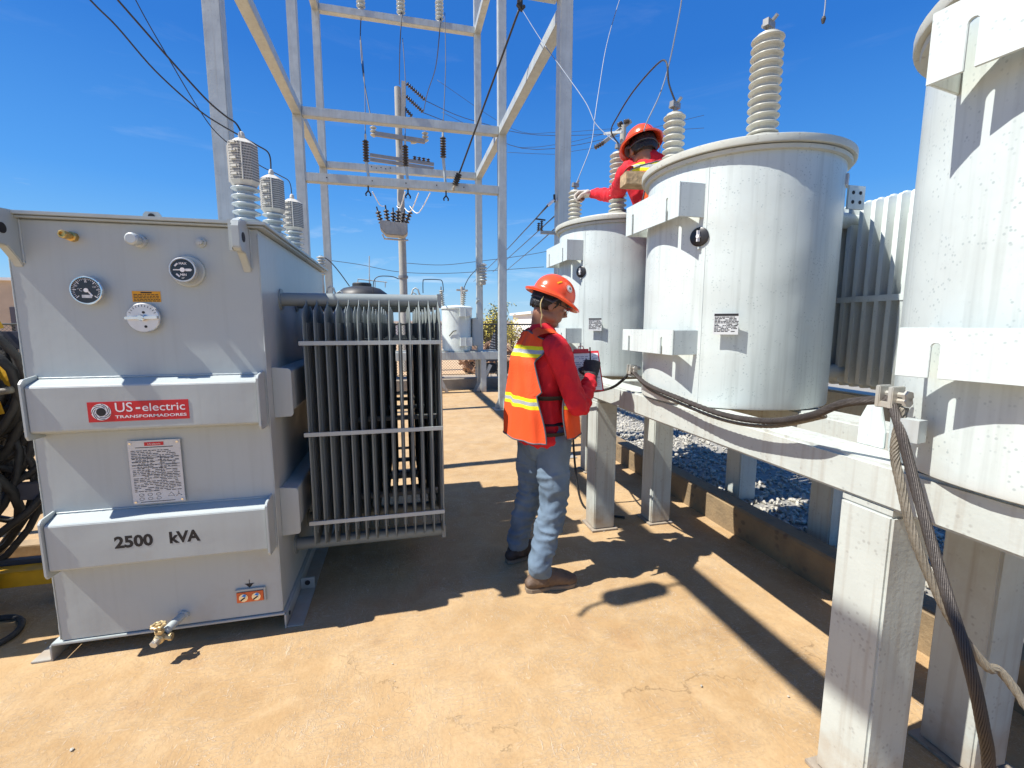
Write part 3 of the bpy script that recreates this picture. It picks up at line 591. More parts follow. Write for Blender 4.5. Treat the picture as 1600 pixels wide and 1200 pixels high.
# drain valve
vx, vy, vz = -1.048, 2.125, .112
mb = MB().tube([(vx+.045, Y0, .135), (vx+.030, 2.19, .135), (vx+.008, vy+.02, vz+.008)], .017, 12); mb.lathe([(.024,0),(.024,.012)], (vx+.045, Y0, .135), (0,-1,0), 6); dv = build('drain_valve', mb, GP, T, smooth=30)
mb = MB().lathe([(.013,0),(.020,.006),(.022,.02),(.020,.034),(.013,.038)], (vx, vy+.018, vz), (0,-1,0), 16); mb.lathe([(.018,0),(.018,.016)], (vx+.002, vy+.036, vz+.004), (0,-1,0), 6)
mb.lathe([(.012,0),(.014,.022),(.018,.024),(.018,.034),(.008,.036),(.008,.052)], (vx, vy, vz), (0,0,1), 14); mb.lathe([(.011,0),(.011,.020),(.016,.021),(.016,.034)], (vx+.012, vy, vz), (1,0,-.05), 8)
build('valve_body', mb, 'brass_worn', dv, smooth=30)
mb = MB().lathe([(.017,0),(.017,.020),(.012,.022)], (vx-.006, vy-.016, vz-.004), (-.25,-1,-.15), 6); build('valve_cap', mb, 'aluminium', dv)
mb = MB(); hc = Vector((vx-.002, vy, vz+.056)); mb.lathe([(.009,-.004),(.010,.008),(0,.010)], hc, (0,0,1), 12)
mb.tube([hc+Vector((.0235*math.cos(a*math.pi/18)*(1+.12*math.cos(a*math.pi/18*8)), .0235*math.sin(a*math.pi/18)*(1+.12*math.cos(a*math.pi/18*8)), .002)) for a in range(36)], .0052, 7, closed=True)
for k in range(4): a = k*math.pi/2+.3; mb.bar(hc, hc+Vector((.022*math.cos(a), .022*math.sin(a), .001)), .006, .004)
build('handwheel', mb, 'brass_worn', dv, smooth=40)
# radiators: header pipes and standing fins
def fin_mb(x, yc, hd=.155, z0=.262, z1=1.582, axis='x', t=.0045, edge=.0012, sh=.945, cut=1.):
    prof = [(-.030, z1+.004), (-.045, z1-.022), (-hd+.012, z1-.022-.040*cut), (-hd, z1-.030-.070*cut), (-hd, z0+.030+.055*cut), (-hd+.012, z0+.022+.033*cut), (-.045, z0+.022), (-.030, z0-.004),
            (.030, z0-.004), (.045, z0+.022), (hd-.012, z0+.022+.033*cut), (hd, z0+.030+.055*cut), (hd, z1-.030-.070*cut), (hd-.012, z1-.022-.040*cut), (.045, z1-.022), (.030, z1+.004)]
    mb = MB(); k = len(prof); inn = [(y*sh, (z-(z0+z1)/2)*(.965 if sh < .98 else .999)+(z0+z1)/2) for y, z in prof]
    def P(y, z, d): return (x+d, yc+y, z) if axis == 'x' else (yc+y, x+d, z)
    vs = [P(y, z, -edge) for y, z in prof]+[P(y, z, edge) for y, z in prof]+[P(y, z, -t) for y, z in inn]+[P(y, z, t) for y, z in inn]
    fs = []
    for i in range(k):
        j = (i+1) % k; fs += [(i, i+k, j+k, j), (i, j, j+2*k, i+2*k), (i+k, i+3*k, j+3*k, j+k)]
    fs += [tuple(range(2*k, 3*k)), tuple(range(4*k-1, 3*k-1, -1))]
    mb.add(vs, fs)
    for q in range(5):            # pressed vertical channels
        yy = -hd*.62+q*hd*.31
        for s_ in (-1, 1): mb.tube([P(yy, z0+.10, s_*t), P(yy, z1-.12, s_*t)], (.006), 6)
    return mb
def radiator(yc, n=14, xa=-.462, xb=.200):
    rd = None
    for z in (1.580, .268):
        mb = MB().lathe([(.052,0),(.052,.010),(.0335,.0102),(.0335,xb-X1)], (X1-.002, yc, z), (1,0,0), 22)
        mb.box((xb-.002, yc-.036, z-.036), (xb+.019, yc+.036, z+.036))
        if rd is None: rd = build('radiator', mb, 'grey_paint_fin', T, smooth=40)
        else: build('lower_header', mb, 'grey_paint_fin', rd, smooth=40)
    f0 = None
    for i in range(n):
        x = xa+(xb-xa)*i/(n-1)
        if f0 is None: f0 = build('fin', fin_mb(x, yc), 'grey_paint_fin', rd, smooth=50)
        else:
            f = f0.copy(); COL.objects.link(f); f.location.x = x-xa
    for s_ in (-1, 1):
        for z in (1.362, .905, .440):
            mb = MB().box((xa-.022, yc+s_*.159-.003, z-.0105), (xb+.006, yc+s_*.159+.003, z+.0105)); build('tie_bar', mb, 'grey_paint', rd, bevel=.001)
    for x in (-.345, .085):
        mb = MB().tube([(x-.026, yc, 1.608), (x-.018, yc, 1.622), (x-.014, yc, 1.640), (x, yc, 1.650), (x+.014, yc, 1.640), (x+.018, yc, 1.622), (x+.026, yc, 1.608)], .0045, 8); build('lifting_eye', mb, 'grey_paint', rd, smooth=True)
    return rd
rads = [radiator(y) for y in (2.573, 2.93, 3.287, 3.643)]
# bushings with pierced cages
def shed_stack(mb, c, ax, h, r, n, core=.55, tip=.012, down=.018, seg=28):
    c = Vector(c); prof = [(r*core, 0)]; p = h/n
    for i in range(n):
        z = p*(i+.12)
        prof += [(r*core, z), (r*.80, z+p*.16), (r*.97, z+p*.24), (r, z+p*.33), (r*.98, z+p*.42), (r*.80, z+p*.56), (r*core, z+p*.80)]
    prof.append((r*core, h)); return mb.lathe(prof, c, ax, seg)
def hex_cage(c, h, r):
    """eight sided cage with bevelled shoulders, wide faces pierced; uv on the wide faces only"""
    me = bpy.data.meshes.new('cage'); b = bmesh.new(); uvl = b.loops.layers.uv.new('UV'); c = Vector(c)
    A = [-24, 24, 66, 114, 156, 204, 246, 294]; lev = [(0, .80), (.10, 1.), (.86, 1.0), (.97, .52), (1.0, .20)]
    rings = [[b.verts.new(c+Vector((math.cos(R(a+22))*r*k, math.sin(R(a+22))*r*k, h*z))) for a in A] for z, k in lev]
    for i in range(len(lev)-1):
        for j in range(8):
            f = b.faces.new((rings[i][j], rings[i][(j+1) % 8], rings[i+1][(j+1) % 8], rings[i+1][j])); wide = i == 1
            for lp, uvc in zip(f.loops, ((0,0),(1,0),(1,1),(0,1))): lp[uvl].uv = uvc if wide else (0, 0)
            f.material_index = 1 if wide else 0
    b.faces.new(rings[-1]); b.faces.new(list(reversed(rings[0])))
    bmesh.ops.recalc_face_normals(b, faces=b.faces); b.to_mesh(me); b.free(); return me
BUSH = [(-.722, 2.60), (-.730, 3.16), (-.728, 3.70)]
for bx, by in BUSH:
    c = Vector((bx, by, ZT+.027))
    mb = MB().lathe([(.062,0),(.062,.016),(.045,.022)], c, (0,0,1), 24); shed_stack(mb, c+Vector((0,0,.02)), (0,0,1), .225, .064, 6); bsh = build('bushing', mb, 'porcelain_grey', T, smooth=60)
    cb = c+Vector((0,0,.236)); me = hex_cage(cb-wloc(T), .225, .068); o = bpy.data.objects.new('cage', me); COL.objects.link(o); me.materials.append(M['cage_beige']); me.materials.append(M['pierced_cage']); o.parent = bsh
    mb = MB()
    for s_ in (0, 1):
        a = R(22+45+180*s_); 
        for q in range(5): mb.obox(cb+Vector((math.cos(a)*.066, math.sin(a)*.066, .045+.036*q)), (math.cos(a), math.sin(a), 0), (-math.sin(a), math.cos(a), 0), (0,0,1), .004, .014, .005)
    for a in (-90+10, 180): mb.tube([cb+Vector((math.cos(R(a))*.067, math.sin(R(a))*.067, z)) for z in (.02, .11, .19)], .004, 6)
    mb.lathe([(.012,0),(.016,.012),(.012,.03),(.006,.036)], cb+Vector((0,0,.222)), (0,0,1), 12); build('clip', mb, 'cage_beige', bsh)

# ------------------------------------------------------------------ the galvanised gantry of square posts
GX0, GX1, S = -1.43, 1.62, .13
GAN = thing('steel_gantry', (.16, 7.6, 0), 'tall galvanised steel gantry of square posts and beams against the sky', 'gantry')
def gpost(x, y, h, gus=True):
    mb = MB().box((x, y, .012), (x+S, y+S, h)); o = build('post', mb, 'galv_steel', GAN, bevel=.006, smooth=40)
    mb = MB().box((x-.09, y-.09, 0), (x+S+.09, y+S+.09, .0115)); build('foot_plate', mb, 'galv_steel', o)
    for ax, sg in (('x', -1), ('x', 1), ('y', -1), ('y', 1)):
        mb = MB(); tri = [(0, .0125), (.085, .0125), (0, .21)]
        if ax == 'x': mb.prism(tri, ((x+S if sg > 0 else x), y+S/2-.004, 0), (sg, 0, 0), (0,0,1), (0,1,0), .008)
        else: mb.prism(tri, (x+S/2-.004, (y+S if sg > 0 else y), 0), (0, sg, 0), (0,0,1), (1,0,0), .008)
        build('foot_gusset', mb, 'galv_steel', o)
YN0, YN1, YM, YF = 4.36, 4.66, 7.60, 9.90
for x, y in ((GX0, YN0), (GX1, YN1), (GX0, YM), (GX1, YM), (GX0, YF), (GX1, YF)): gpost(x, y, 9.6)
e = .003
def gbeam(name, a, b): build(name, MB().box(a, b), 'galv_steel', GAN, bevel=.005, smooth=40)
zB = 4.475
for z in (zB, 7.26):
    gbeam('side_beam', (GX0+e, YN0+S+.001, z), (GX0+S-e, YM-.001, z+.125)); gbeam('side_beam', (GX1+e, YN1+S+.001, z), (GX1+S-e, YM-.001, z+.125))
    gbeam('side_beam', (GX0+e, YM+S+.001, z), (GX0+S-e, YF-.001, z+.125)); gbeam('side_beam', (GX1+e, YM+S+.001, z), (GX1+S-e, YF-.001, z+.125))
    gbeam('cross_beam', (GX0+S+.001, YF+e, z), (GX1-.001, YF+S-e, z+.125))
gbeam('cross_beam', (GX0+S+.001, YM+e, zB), (GX1-.001, YM+S-e, zB+.125))
gbeam('cross_beam', (GX0+S+.001, YM+e, 3.565), (GX1-.001, YM+S-e, 3.69))
gbeam('cross_beam', (GX0+S+.001, 4.72+e, 4.66), (GX1-.001, 4.72+S-.02, 4.785))
gbeam('side_beam', (GX0+e, -1.199, zB), (GX0+S-e, YN0-.001, zB+.125)); gbeam('side_beam', (GX1+e, -1.199, 4.9), (GX1+S-e, YN1-.001, 5.025))
gpost(GX0, -1.33, 9.6); gpost(GX1, -1.33, 9.6)
t = thing('hanging_insulator', (-1.365, 1.84, 4.47), 'insulator hanging from the near left gantry beam, above the photo', 'insulator')
build('sheds', shed_stack(MB(), (-1.365, 1.84, 3.72), (0,0,1), .46, .075, 6, core=.6), 'porcelain_dark', t, smooth=60); build('rod', MB().cyl((-1.365, 1.84, 4.18), (-1.365, 1.84, 4.474), .012, n=8), 'galv_steel', t); build('lower_lead', MB().tube([(-1.365, 1.84, 3.72), (-1.34, 1.82, 3.45), (-1.28, 1.78, 3.25)], .012, 8), 'cable_black', t)
mb = MB()
for x in (-1.0, -.35, .15, .62, 1.05): mb.lathe([(.010,0),(.010,.002)], (x, YM+e-.0005, 3.63), (0,-1,0), 10)
for k in range(6): mb.lathe([(.011,0),(.011,.002)], (-.55+.09*k, YF+e-.0005, zB+.06+.02*(k % 2)), (0,-1,0), 10)
build('bolt_holes', mb, 'dark_hole', GAN)
# small hooks and an arm on the far right post
mb = MB().bar((GX1-.001, YF+.05, 1.92), (GX1+.02, YF-.03, 1.99), .05, .03); build('step_hook', mb, 'galv_steel', GAN)

def post_insulator(x, y, z, label, h=.62, r=.085, n=9, m='porcelain_grey', group='post insulators on the top cross beam'):
    t = thing('post_insulator', (x, y, z), label, 'insulator', group)
    build('sheds', shed_stack(MB(), (x, y, z+.05), (0,0,1), h, r, n), m, t, smooth=60)
    mb = MB().lathe([(.055,0),(.055,.03),(.035,.05)], (x, y, z), (0,0,1), 16); mb.cyl((x, y, z+.05+h), (x, y, z+.12+h), .03, n=12); mb.box((x-.05, y-.015, z+.12+h), (x+.05, y+.015, z+.15+h)); mb.cyl((x, y, z-.001), (x, y, z-.16), .012, n=8)
    build('fittings', mb, 'galv_steel', t); return t
zA = 7.26+.126
PI_ = []
for px, lab in ((565, 'ribbed grey insulator at the left of the three on the top cross beam'), (627, 'ribbed grey insulator in the middle of the three on the top cross beam'), (687, 'ribbed grey insulator at the right of the three on the top cross beam')):
    x = aty(px, 40, YF+.06).x; PI_.append(x); post_insulator(x, YF+.062, zA, lab)
# fuse cut-outs on the middle cross beam: dark ribbed body, tube and clip under the beam
CO = []
for px, pt, lab in ((571, 215, 'dark ribbed fuse cutout behind the lower cross beam, leftmost of three'), (633, 223, 'dark ribbed fuse cutout in the middle, in front of the utility pole'), (692, 210, 'dark ribbed fuse cutout behind the lower cross beam, rightmost of three')):
    y = YM+.20; top = aty(px, pt, y); x = top.x; zt = top.z
    t = thing('fuse_cutout', (x, YM+S, 3.62), lab, 'fuse cutout', 'fuse cutouts on the lower cross beam')
    build('sheds', shed_stack(MB(), (x, y, zt-.36), (0,0,1), .32, .050, 8), 'porcelain_dark', t, smooth=60)
    mb = MB().cyl((x, y, zt-.36), (x+.03, y, 3.70), .026, .020, 12); mb.cyl((x, y, zt-.04), (x, y, zt+.05), .016, n=8); build('fuse_tube', mb, 'galv_steel', t, smooth=40)
    mb = MB().box((x-.01, YM+S+.001, 3.60), (x+.06, y+.03, 3.66)); build('bracket', mb, 'galv_steel', t)
    mb = MB().tube([(x+.02, YM+.06, 3.564), (x+.02, YM+.06, 3.50), (x+.055, YM+.06, 3.45), (x+.05, YM+.06, 3.42)], .012, 8); mb.tube([(x+.02, YM+.06, 3.50), (x-.02, YM+.06, 3.45), (x-.012, YM+.06, 3.42)], .012, 8); build('clip', mb, 'black_plastic', t)
    CO.append(Vector((x, y, zt+.05)))

# ------------------------------------------------------------------ long steel stand carrying the three round transformers
ST = thing('steel_stand', (1.6, 2.0, 0), 'long grey steel stand of box beams and legs under the round transformers', 'stand')
LG = 'galv_stand'
def beam(x0, x1, y0, y1, z0, z1): return build('beam', MB().box((x0, y0, z0), (x1, y1, z1)), LG, ST, bevel=.010, smooth=40)
beam(1.29, 1.45, -1.2, 4.35, .945, 1.068); beam(1.73, 1.89, -1.2, 4.35, .945, 1.068); beam(2.48, 2.62, -1.2, 4.35, .945, 1.068)
for yy in (-.9, 1.02, 2.98, 4.15):
    for xa, xb in ((1.451, 1.729), (1.891, 2.479)):
        build('cross_member', MB().box((xa, yy-.05, .955), (xb, yy+.05, 1.058)), LG, ST, bevel=.006)
def leg(x, y, z0=0., w=.155):
    mb = MB().box((x, y, z0+.012), (x+w, y+.155, .928)); o = build('leg', mb, LG, ST, bevel=.007, smooth=40)
    mb = MB().box((x+.004, y+.004, .929), (x+w-.004, y+.151, .944)); build('cap_plate', mb, LG, o)
    mb = MB().box((x-.02, y-.02, z0+.001), (x+w+.02, y+.175, z0+.0115)); build('foot_plate', mb, 'concrete', o)
for y in (-.95, .915, 2.865, 4.08):
    leg(1.292, y); leg(1.74, y); leg(2.475, y, .10)
leg(2.475, 2.10, .10)
# white end stop standing between the tanks
mb = MB().prism([(0,0),(.085,0),(.085,.05),(.06,.15),(.035,.16),(0,.08)], (1.44, 1.155, 1.069), (0,-1,0), (0,0,1), (1,0,0), .01)
build('end_stop', mb, 'galv_tank', ST, bevel=.002)

# ------------------------------------------------------------------ round transformers
TR, TZ0, TZ1 = .447, 1.070, 2.185
def radial(c, a, r, z): return Vector((c[0]+r*math.cos(a), c[1]+r*math.sin(a), z))
def hanger(T_, cy_, z0, z1, xf=1.205, hw=.245):
    """folded pole hanger: flat face towards the aisle, two cheeks back to the tank, two key slots from its lower edge"""
    def slot(yc): return [(yc+.009, z0)]+[(yc+.009*math.cos(R(q)), z0+(z1-z0)*.62+.009*math.sin(R(q))) for q in range(0, 181, 30)]+[(yc-.009, z0)]
    poly = [(cy_+hw, z0)]+slot(cy_+.17)+slot(cy_-.15)+[(cy_-hw, z0), (cy_-hw, z1), (cy_+hw, z1)]
    mb = MB().prism(poly, (xf, 0, 0), (0,1,0), (0,0,1), (1,0,0), .007)
    o = build('hanger', mb, 'galv_tank', T_, bevel=.0012)
    for s_ in (-1, 1):
        y = cy_+s_*hw; dx = 1.707-math.sqrt(TR**2-min(TR-.01, hw)**2)+.004
        mb = MB().prism([(xf+.0075, z0+.002), (dx, z0+.002), (dx, z1-.002), (xf+.0075, z1-.002)], (0, y-(.007 if s_ > 0 else 0), 0), (1,0,0), (0,0,1), (0,1,0), .007)
        build('hanger_cheek', mb, 'galv_tank', o, bevel=.0012)
    return o
def round_transformer(label):
    cx, cyy = 1.707, 2.108
    t = thing('round_transformer', (cx, cyy, TZ0), label, 'transformer', None)
    seg = 72
    mb = MB().lathe([(TR-.012, 0), (TR-.002, .004), (TR, .014), (TR, TZ1-TZ0)], (cx, cyy, TZ0), (0,0,1), seg)
    tk = build('tank', mb, 'galv_tank', t, smooth=30)
    mb = MB().tube([(cx+(TR+.0005)*math.cos(R(215)), cyy+(TR+.0005)*math.sin(R(215)), TZ0+.02+1.08*i/60) for i in range(61)], [.0010+.0008*random.random() for _ in range(61)], 5); build('weld_seam', mb, 'galv_tank', tk, smooth=True)
    mb = MB().lathe([(TR+.001, -.012), (TR+.018, -.010), (TR+.020, .006), (TR+.012, .010)], (cx, cyy, TZ1), (0,0,1), seg)
    mb.lathe([(TR+.0125, .0105), (TR+.034, .011), (TR+.036, .016), (TR+.036, .040), (TR+.020, .047), (TR-.03, .052), (TR-.045, .066), (TR-.10, .080), (.15, .098), (0, .102)], (cx, cyy, TZ1), (0,0,1), seg, cap=False)
    build('lid', mb, 'porcelain_tan_lid', t, smooth=35)
    hanger(t, cyy, 1.925, 2.075); hanger(t, cyy, 1.312, 1.428)
    # tap changer knob and its bright handle under the upper hanger
    a = math.atan2(1.86-cyy, 1.30-cx); n_ = Vector((math.cos(a), math.sin(a), 0)); p = radial((cx, cyy), a, TR-.004, 1.845)
    kn = build('tap_changer', MB().lathe([(.042,0),(.042,.010),(.036,.014),(0,.014)], p, n_, 28, cap=False), 'black_plastic', t, smooth=35)
    mb = MB().bar(p+n_*.020+Vector((0,0,-.022)), p+n_*.022+Vector((0,0,.026)), .013, .008); mb.lathe([(.008,0),(.008,.022)], p+n_*.006, n_, 10); build('handle', mb, 'white_paint', kn)
    mb = MB().lathe([(.006,0),(.006,.016)], p+Vector((0,0,-.05)), n_, 8); build('lock_pin', mb, 'galv_steel', kn)
    # rating plate on studs
    v = atx(1129, 507, 1.40) ; a = math.atan2(v.y-cyy, v.x-cx); a = R(228.5)
    n_ = Vector((math.cos(a), math.sin(a), 0)); s_ = Vector((-n_.y, n_.x, 0)); p = radial((cx, cyy), a, TR+.032, 1.455)
    mb = MB().obox(p, s_, (0,0,1), n_, .050, .046, .0012); pl_ = build('nameplate', mb, 'plate_silver', t)
    mb = MB(); rg = random.Random(4)
    mb.obox(p+Vector((0,0,.040))+n_*.0016, s_, (0,0,1), n_, .048, .005, .0003)
    for i in range(11):
        x = -.046
        while x < .042:
            w = .004+.012*rg.random()
            if rg.random() < .85: mb.obox(p+s_*(x+w/2)+Vector((0,0,.030-.0062*i))+n_*.0016, s_, (0,0,1), n_, w/2, .0016, .0003)
            x += w+.0025
    build('plate_lettering', mb, 'ink', pl_)
    for sg_ in (-1, 1): build('stud', MB().cyl(p-n_*.035+s_*(.040*sg_), p+n_*.004+s_*(.040*sg_), .004, n=8), 'galv_steel', pl_)
    # bushings
    for bx, by, h, r_, n__ in ((1.585, 1.835, .42, .066, 12), (1.42, 2.27, .265, .056, 8)):
        b0 = Vector((bx, by, TZ1+.062)); mb = MB().lathe([(r_*1.25, 0), (r_*1.25, .020), (r_*.9, .03)], b0, (0,0,1), 28); shed_stack(mb, b0+Vector((0,0,.025)), (0,0,1), h, r_, n__, core=.72)
        bo = build('bushing', mb, 'porcelain_tan', t, smooth=60); tp = b0+Vector((0,0,.025+h))
        mb = MB().lathe([(.018,0),(.020,.012),(.010,.014),(.010,.06)], tp, (0,0,1), 12); mb.obox(tp+Vector((0,0,.045)), (1,.4,0), (-.4,1,0), (0,0,1), .030, .012, .014); mb.lathe([(.010,0),(.010,.055)], tp+Vector((-.028,0,.035)), (1,.5,.2), 6); mb.lathe([(.009,0),(.009,.05)], tp+Vector((.012,.02,.05)), (.2,-1,.6), 6)
        build('terminal', mb, 'aluminium_dull', bo)
    # low voltage side: radiator bank on the far side of the tank
    rd = None; f0 = None
    for z in (1.99, 1.20):
        mb = MB().cyl((2.42, 1.52, z), (2.42, 2.62, z), .045, n=20)
        for y in (2.0, 2.25): mb.cyl((cx+.38, y, z), (2.42, y, z), .04, n=16)
        if rd is None: rd = build('radiator', mb, 'galv_tank', t, smooth=40)
        else: build('lower_header', mb, 'galv_tank', rd, smooth=40)
    for i in range(17):
        y = 1.56+.06*i
        if f0 is None: f0 = build('fin', fin_mb(y, 2.42, hd=.14, z0=1.12, z1=2.09, axis='y', t=.0105, edge=.0100, sh=.992, cut=.1), 'galv_tank', rd, smooth=50)
        else:
            f = f0.copy(); COL.objects.link(f); f.location.y = y-1.56
    build('tie_bar', MB().box((2.276, 1.55, 1.566), (2.289, 2.57, 1.596)), 'galv_tank', rd)
    lp_ = aty(1337, 309, 1.88); mb = MB().obox(lp_, (1, 0, 0), (0,0,1), (0,1,0), .050, .055, .005); br = build('lifting_plate', mb, 'galv_lifting_plate', t)
    mb = MB()
    for du in (-.022, .022):
        for dz in (-.022, .022):
            c = lp_+Vector((du,0,dz)); w = Vector((0,-1,0)); mb.lathe([(.009,0),(.009,.0012)], c+w*.005, w, 12)
    build('holes', mb, 'dark_hole', br)
    # bolted earth pad low on the tank
    mb = MB().obox((1.262, 2.33, 1.19), (0,1,0), (0,0,1), (1,0,0), .02, .028, .018); build('earth_pad', mb, 'galv_steel', t)
    return t
M['porcelain_tan_lid'] = mat('lid_paint', (.55, .57, .51), .5, 0, .07, 8, .08, 60, spots=((.30, .28, .24), 50, .6)); M['galv_lifting_plate'] = M['galv_tank']  # the lifting plate shares the tank finish unchanged
mat('aluminium_dull', (.30, .30, .29), .5, .6, .1, 30)
rt2 = round_transformer('round white spotted transformer in the middle, its rating plate facing the aisle')
rt1 = dup(rt2, (1.707, 3.51, TZ0), 'round white transformer farthest along the stand, behind the man with the clipboard')
rt3 = dup(rt2, (1.707, .70, TZ0), 'round white transformer nearest the camera, cut off by the right edge of the photo', rz=R(9))
hs3 = sorted([c for c in kids(rt3) if c.name.startswith('hanger')], key=lambda c: -max(v.co.z for v in c.data.vertices))
hs3[0].location.z += .062; hs3[1].location.z += .016
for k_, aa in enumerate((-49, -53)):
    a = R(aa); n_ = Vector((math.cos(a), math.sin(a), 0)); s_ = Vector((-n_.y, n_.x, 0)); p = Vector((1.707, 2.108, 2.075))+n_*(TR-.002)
    build('sun_patch_tab', MB().prism([(-.018, 0), (.020, 0), (-.006, .052)], p, s_, (0,0,1), n_-s_*.6, .012), 'white_paint', rt2)  # added tabs; their white paint stands in for sunlit patches under the lid
for o in (rt1, rt2, rt3): o['group'] = 'round white transformers on the steel stand'

# ------------------------------------------------------------------ stranded earthing cables
def strand_cable(name, pts, r, label, m='cable_strand', k=16, twist=34., group=None, cat='cable', n=10):
    P = smooth_path(pts, 10); mb = MB().tube(P, r*.80, 10)
    T = [(P[min(i+1, len(P)-1)]-P[max(i-1, 0)]).normalized() for i in range(len(P))]
    Ls = [0]
    for i in range(1, len(P)): Ls.append(Ls[-1]+(P[i]-P[i-1]).length)
    for q in range(k):
        path = []
        for i, p in enumerate(P):
            u = T[i].cross(Vector((.13, .2, 1))).normalized(); v = T[i].cross(u); a = 2*math.pi*q/k+Ls[i]*twist
            path.append(p+(u*math.cos(a)+v*math.sin(a))*r*.78)
        mb.tube(path, r*.18, 5)
    o = build(name, mb, m, None, smooth=True, origin=P[0], label=label, cat=cat, group=group); return o
mat('cable_strand', (.065, .056, .050), .5, .35, .25, 25, .2, 120)
mat('cable_pale', (.19, .17, .135), .55, .1, .25, 18, .25, 90)
Zt = 1.07
CL1 = Vector((1.255, 2.33, 1.20)); CL2 = atx(1390, 622, 1.235)
def clampat(p, label, s=1.):
    t = thing('cable_clamp', p, label, 'clamp', 'cable clamps on the transformer tanks')
    mb = MB(); 
    for sy_ in (-1, 1): mb.obox(p+Vector((0, .016*sy_, .004)), (0,1,0), (1,0,0), (0,0,1), .006, .020*s, .026*s)
    mb.obox(p+Vector((0, 0, -.016)), (0,1,0), (1,0,0), (0,0,1), .022, .018*s, .008); build('jaws', mb, 'galv_steel', t, bevel=.002)
    for dz in (.012, -.004):
        mb = MB().lathe([(.013,0),(.013,.010),(.007,.011),(.007,.066),(.010,.067),(.010,.075)], p+Vector((-.002, -.050, dz)), (.06,1,0), 6); build('bolt', mb, 'galv_steel', t)
    mb = MB().lathe([(.011,0),(.011,.05)], p+Vector((.0,0,.01)), (1,0,0), 8); build('stud', mb, 'galv_steel', t); return t
clampat(CL1, 'small galvanised clamp between the far and the middle round transformer'); 
clampat(CL2, 'galvanised clamp holding a stranded cable on the nearest round transformer', 1.1)
strand_cable('earthing_cable', [CL1, atx(1010, 600, 1.24), atx(1060, 622, 1.23), atx(1130, 648, 1.22), atx(1200, 658, 1.22), atx(1265, 650, 1.21), atx(1320, 630, 1.22), CL2+Vector((0, 0, -.004))], .0125, 'brown stranded copper cable slung along the front of the middle round transformer')
strand_cable('earthing_cable', [CL1, atx(1012, 606, 1.252), atx(1060, 629, 1.25), atx(1130, 656, 1.25), atx(1205, 666, 1.24), atx(1290, 650, 1.235)], .008, 'thinner pale cable hanging just under the brown stranded one', 'cable_pale', 7)
strand_cable('earthing_cable', [CL2, atx(1405, 665, 1.215), atx(1425, 740, 1.20), atx(1450, 830, 1.17), atx(1480, 930, 1.14), atx(1512, 1030, 1.12), atx(1535, 1130, 1.13), atx(1546, 1230, 1.16), (1.20, .55, .004)], (.0122), 'thick stranded cable running down from the clamp past the near legs')
strand_cable('earthing_cable', [CL2+Vector((.01, -.03, -.02)), atx(1398, 700, 1.235), atx(1408, 760, 1.235), atx(1425, 830, 1.24), atx(1452, 900, 1.26), atx(1490, 975, 1.30), atx(1540, 1040, 1.36), atx(1600, 1098, 1.42), (1.55, .35, .02)], (.0115), 'pale worn cable crossing in front of the near legs to the right', 'cable_pale', 8)
strand_cable('earthing_cable', [CL1, atx(975, 592, 1.24), atx(955, 606, 1.23), atx(925, 612, 1.22), atx(895, 612, 1.22), (1.20, 3.6, 1.17)], .009, 'black cable looping from the clamp towards the far round transformer', 'cable_black', 7)
# downlead beside the far leg
build('down_lead', MB().tube(smooth_path([(1.30, 3.3, 1.05), (1.27, 3.25, .9), (1.29, 3.28, .5), (1.33, 3.22, .10), (1.42, 3.15, .012), (1.6, 3.0, .012)], 8), .009, 8), 'cable_black', origin=(1.33, 3.22, 0), smooth=True, label='thin black lead hanging from the stand down to the slab behind the man', cat='cable')
mb = MB().tube(smooth_path([(.93, 3.3, .010), (1.05, 3.12, .010), (1.2, 3.16, .010), (1.32, 3.26, .012)], 8), .008, 8)

# ------------------------------------------------------------------ people
def bake(mb, voxel, sm=3, disp=None):
    """fuse closed shapes into one continuous skin; disp(co, no) gives an offset along the normal"""
    me = bpy.data.meshes.new('t'); me.from_pydata([tuple(p) for p in mb.v], [], mb.f)
    b = bmesh.new(); b.from_mesh(me); bmesh.ops.recalc_face_normals(b, faces=b.faces); b.to_mesh(me); b.free()
    o = bpy.data.objects.new('t', me); COL.objects.link(o)
    md = o.modifiers.new('r', 'REMESH'); md.mode = 'VOXEL'; md.voxel_size = voxel
    if sm: s_ = o.modifiers.new('s', 'SMOOTH'); s_.iterations = sm; s_.factor = .5
    bpy.context.view_layer.update()
    ev = o.evaluated_get(bpy.context.evaluated_depsgraph_get()); m2 = ev.to_mesh(); out = MB()
    ns = [v.normal.copy() for v in m2.vertices]
    vs = [v.co.copy() for v in m2.vertices]
    if disp: vs = [p+n_*disp(p, n_) for p, n_ in zip(vs, ns)]
    out.add(vs, [tuple(f.vertices) for f in m2.polygons]); ev.to_mesh_clear()
    bpy.data.objects.remove(o); bpy.data.meshes.remove(me); return out
def V(*a): return Vector(a)
def limb(mb, pts, rs, n=14, frame=None): return mb.tube(smooth_path(pts, 5), lerp_r(rs, 5), n, frame=frame, round_=1)
def lerp_r(rs, k):
    rs = [(r, r) if not isinstance(r, tuple) else r for r in rs]; out = []
    for i in range(len(rs)-1):
        for j in range(k): t = j/k; t = t*t*(3-2*t)*.5+t*.5; out.append(tuple(a+(b-a)*t for a, b in zip(rs[i], rs[i+1])))
    out.append(rs[-1]); return out
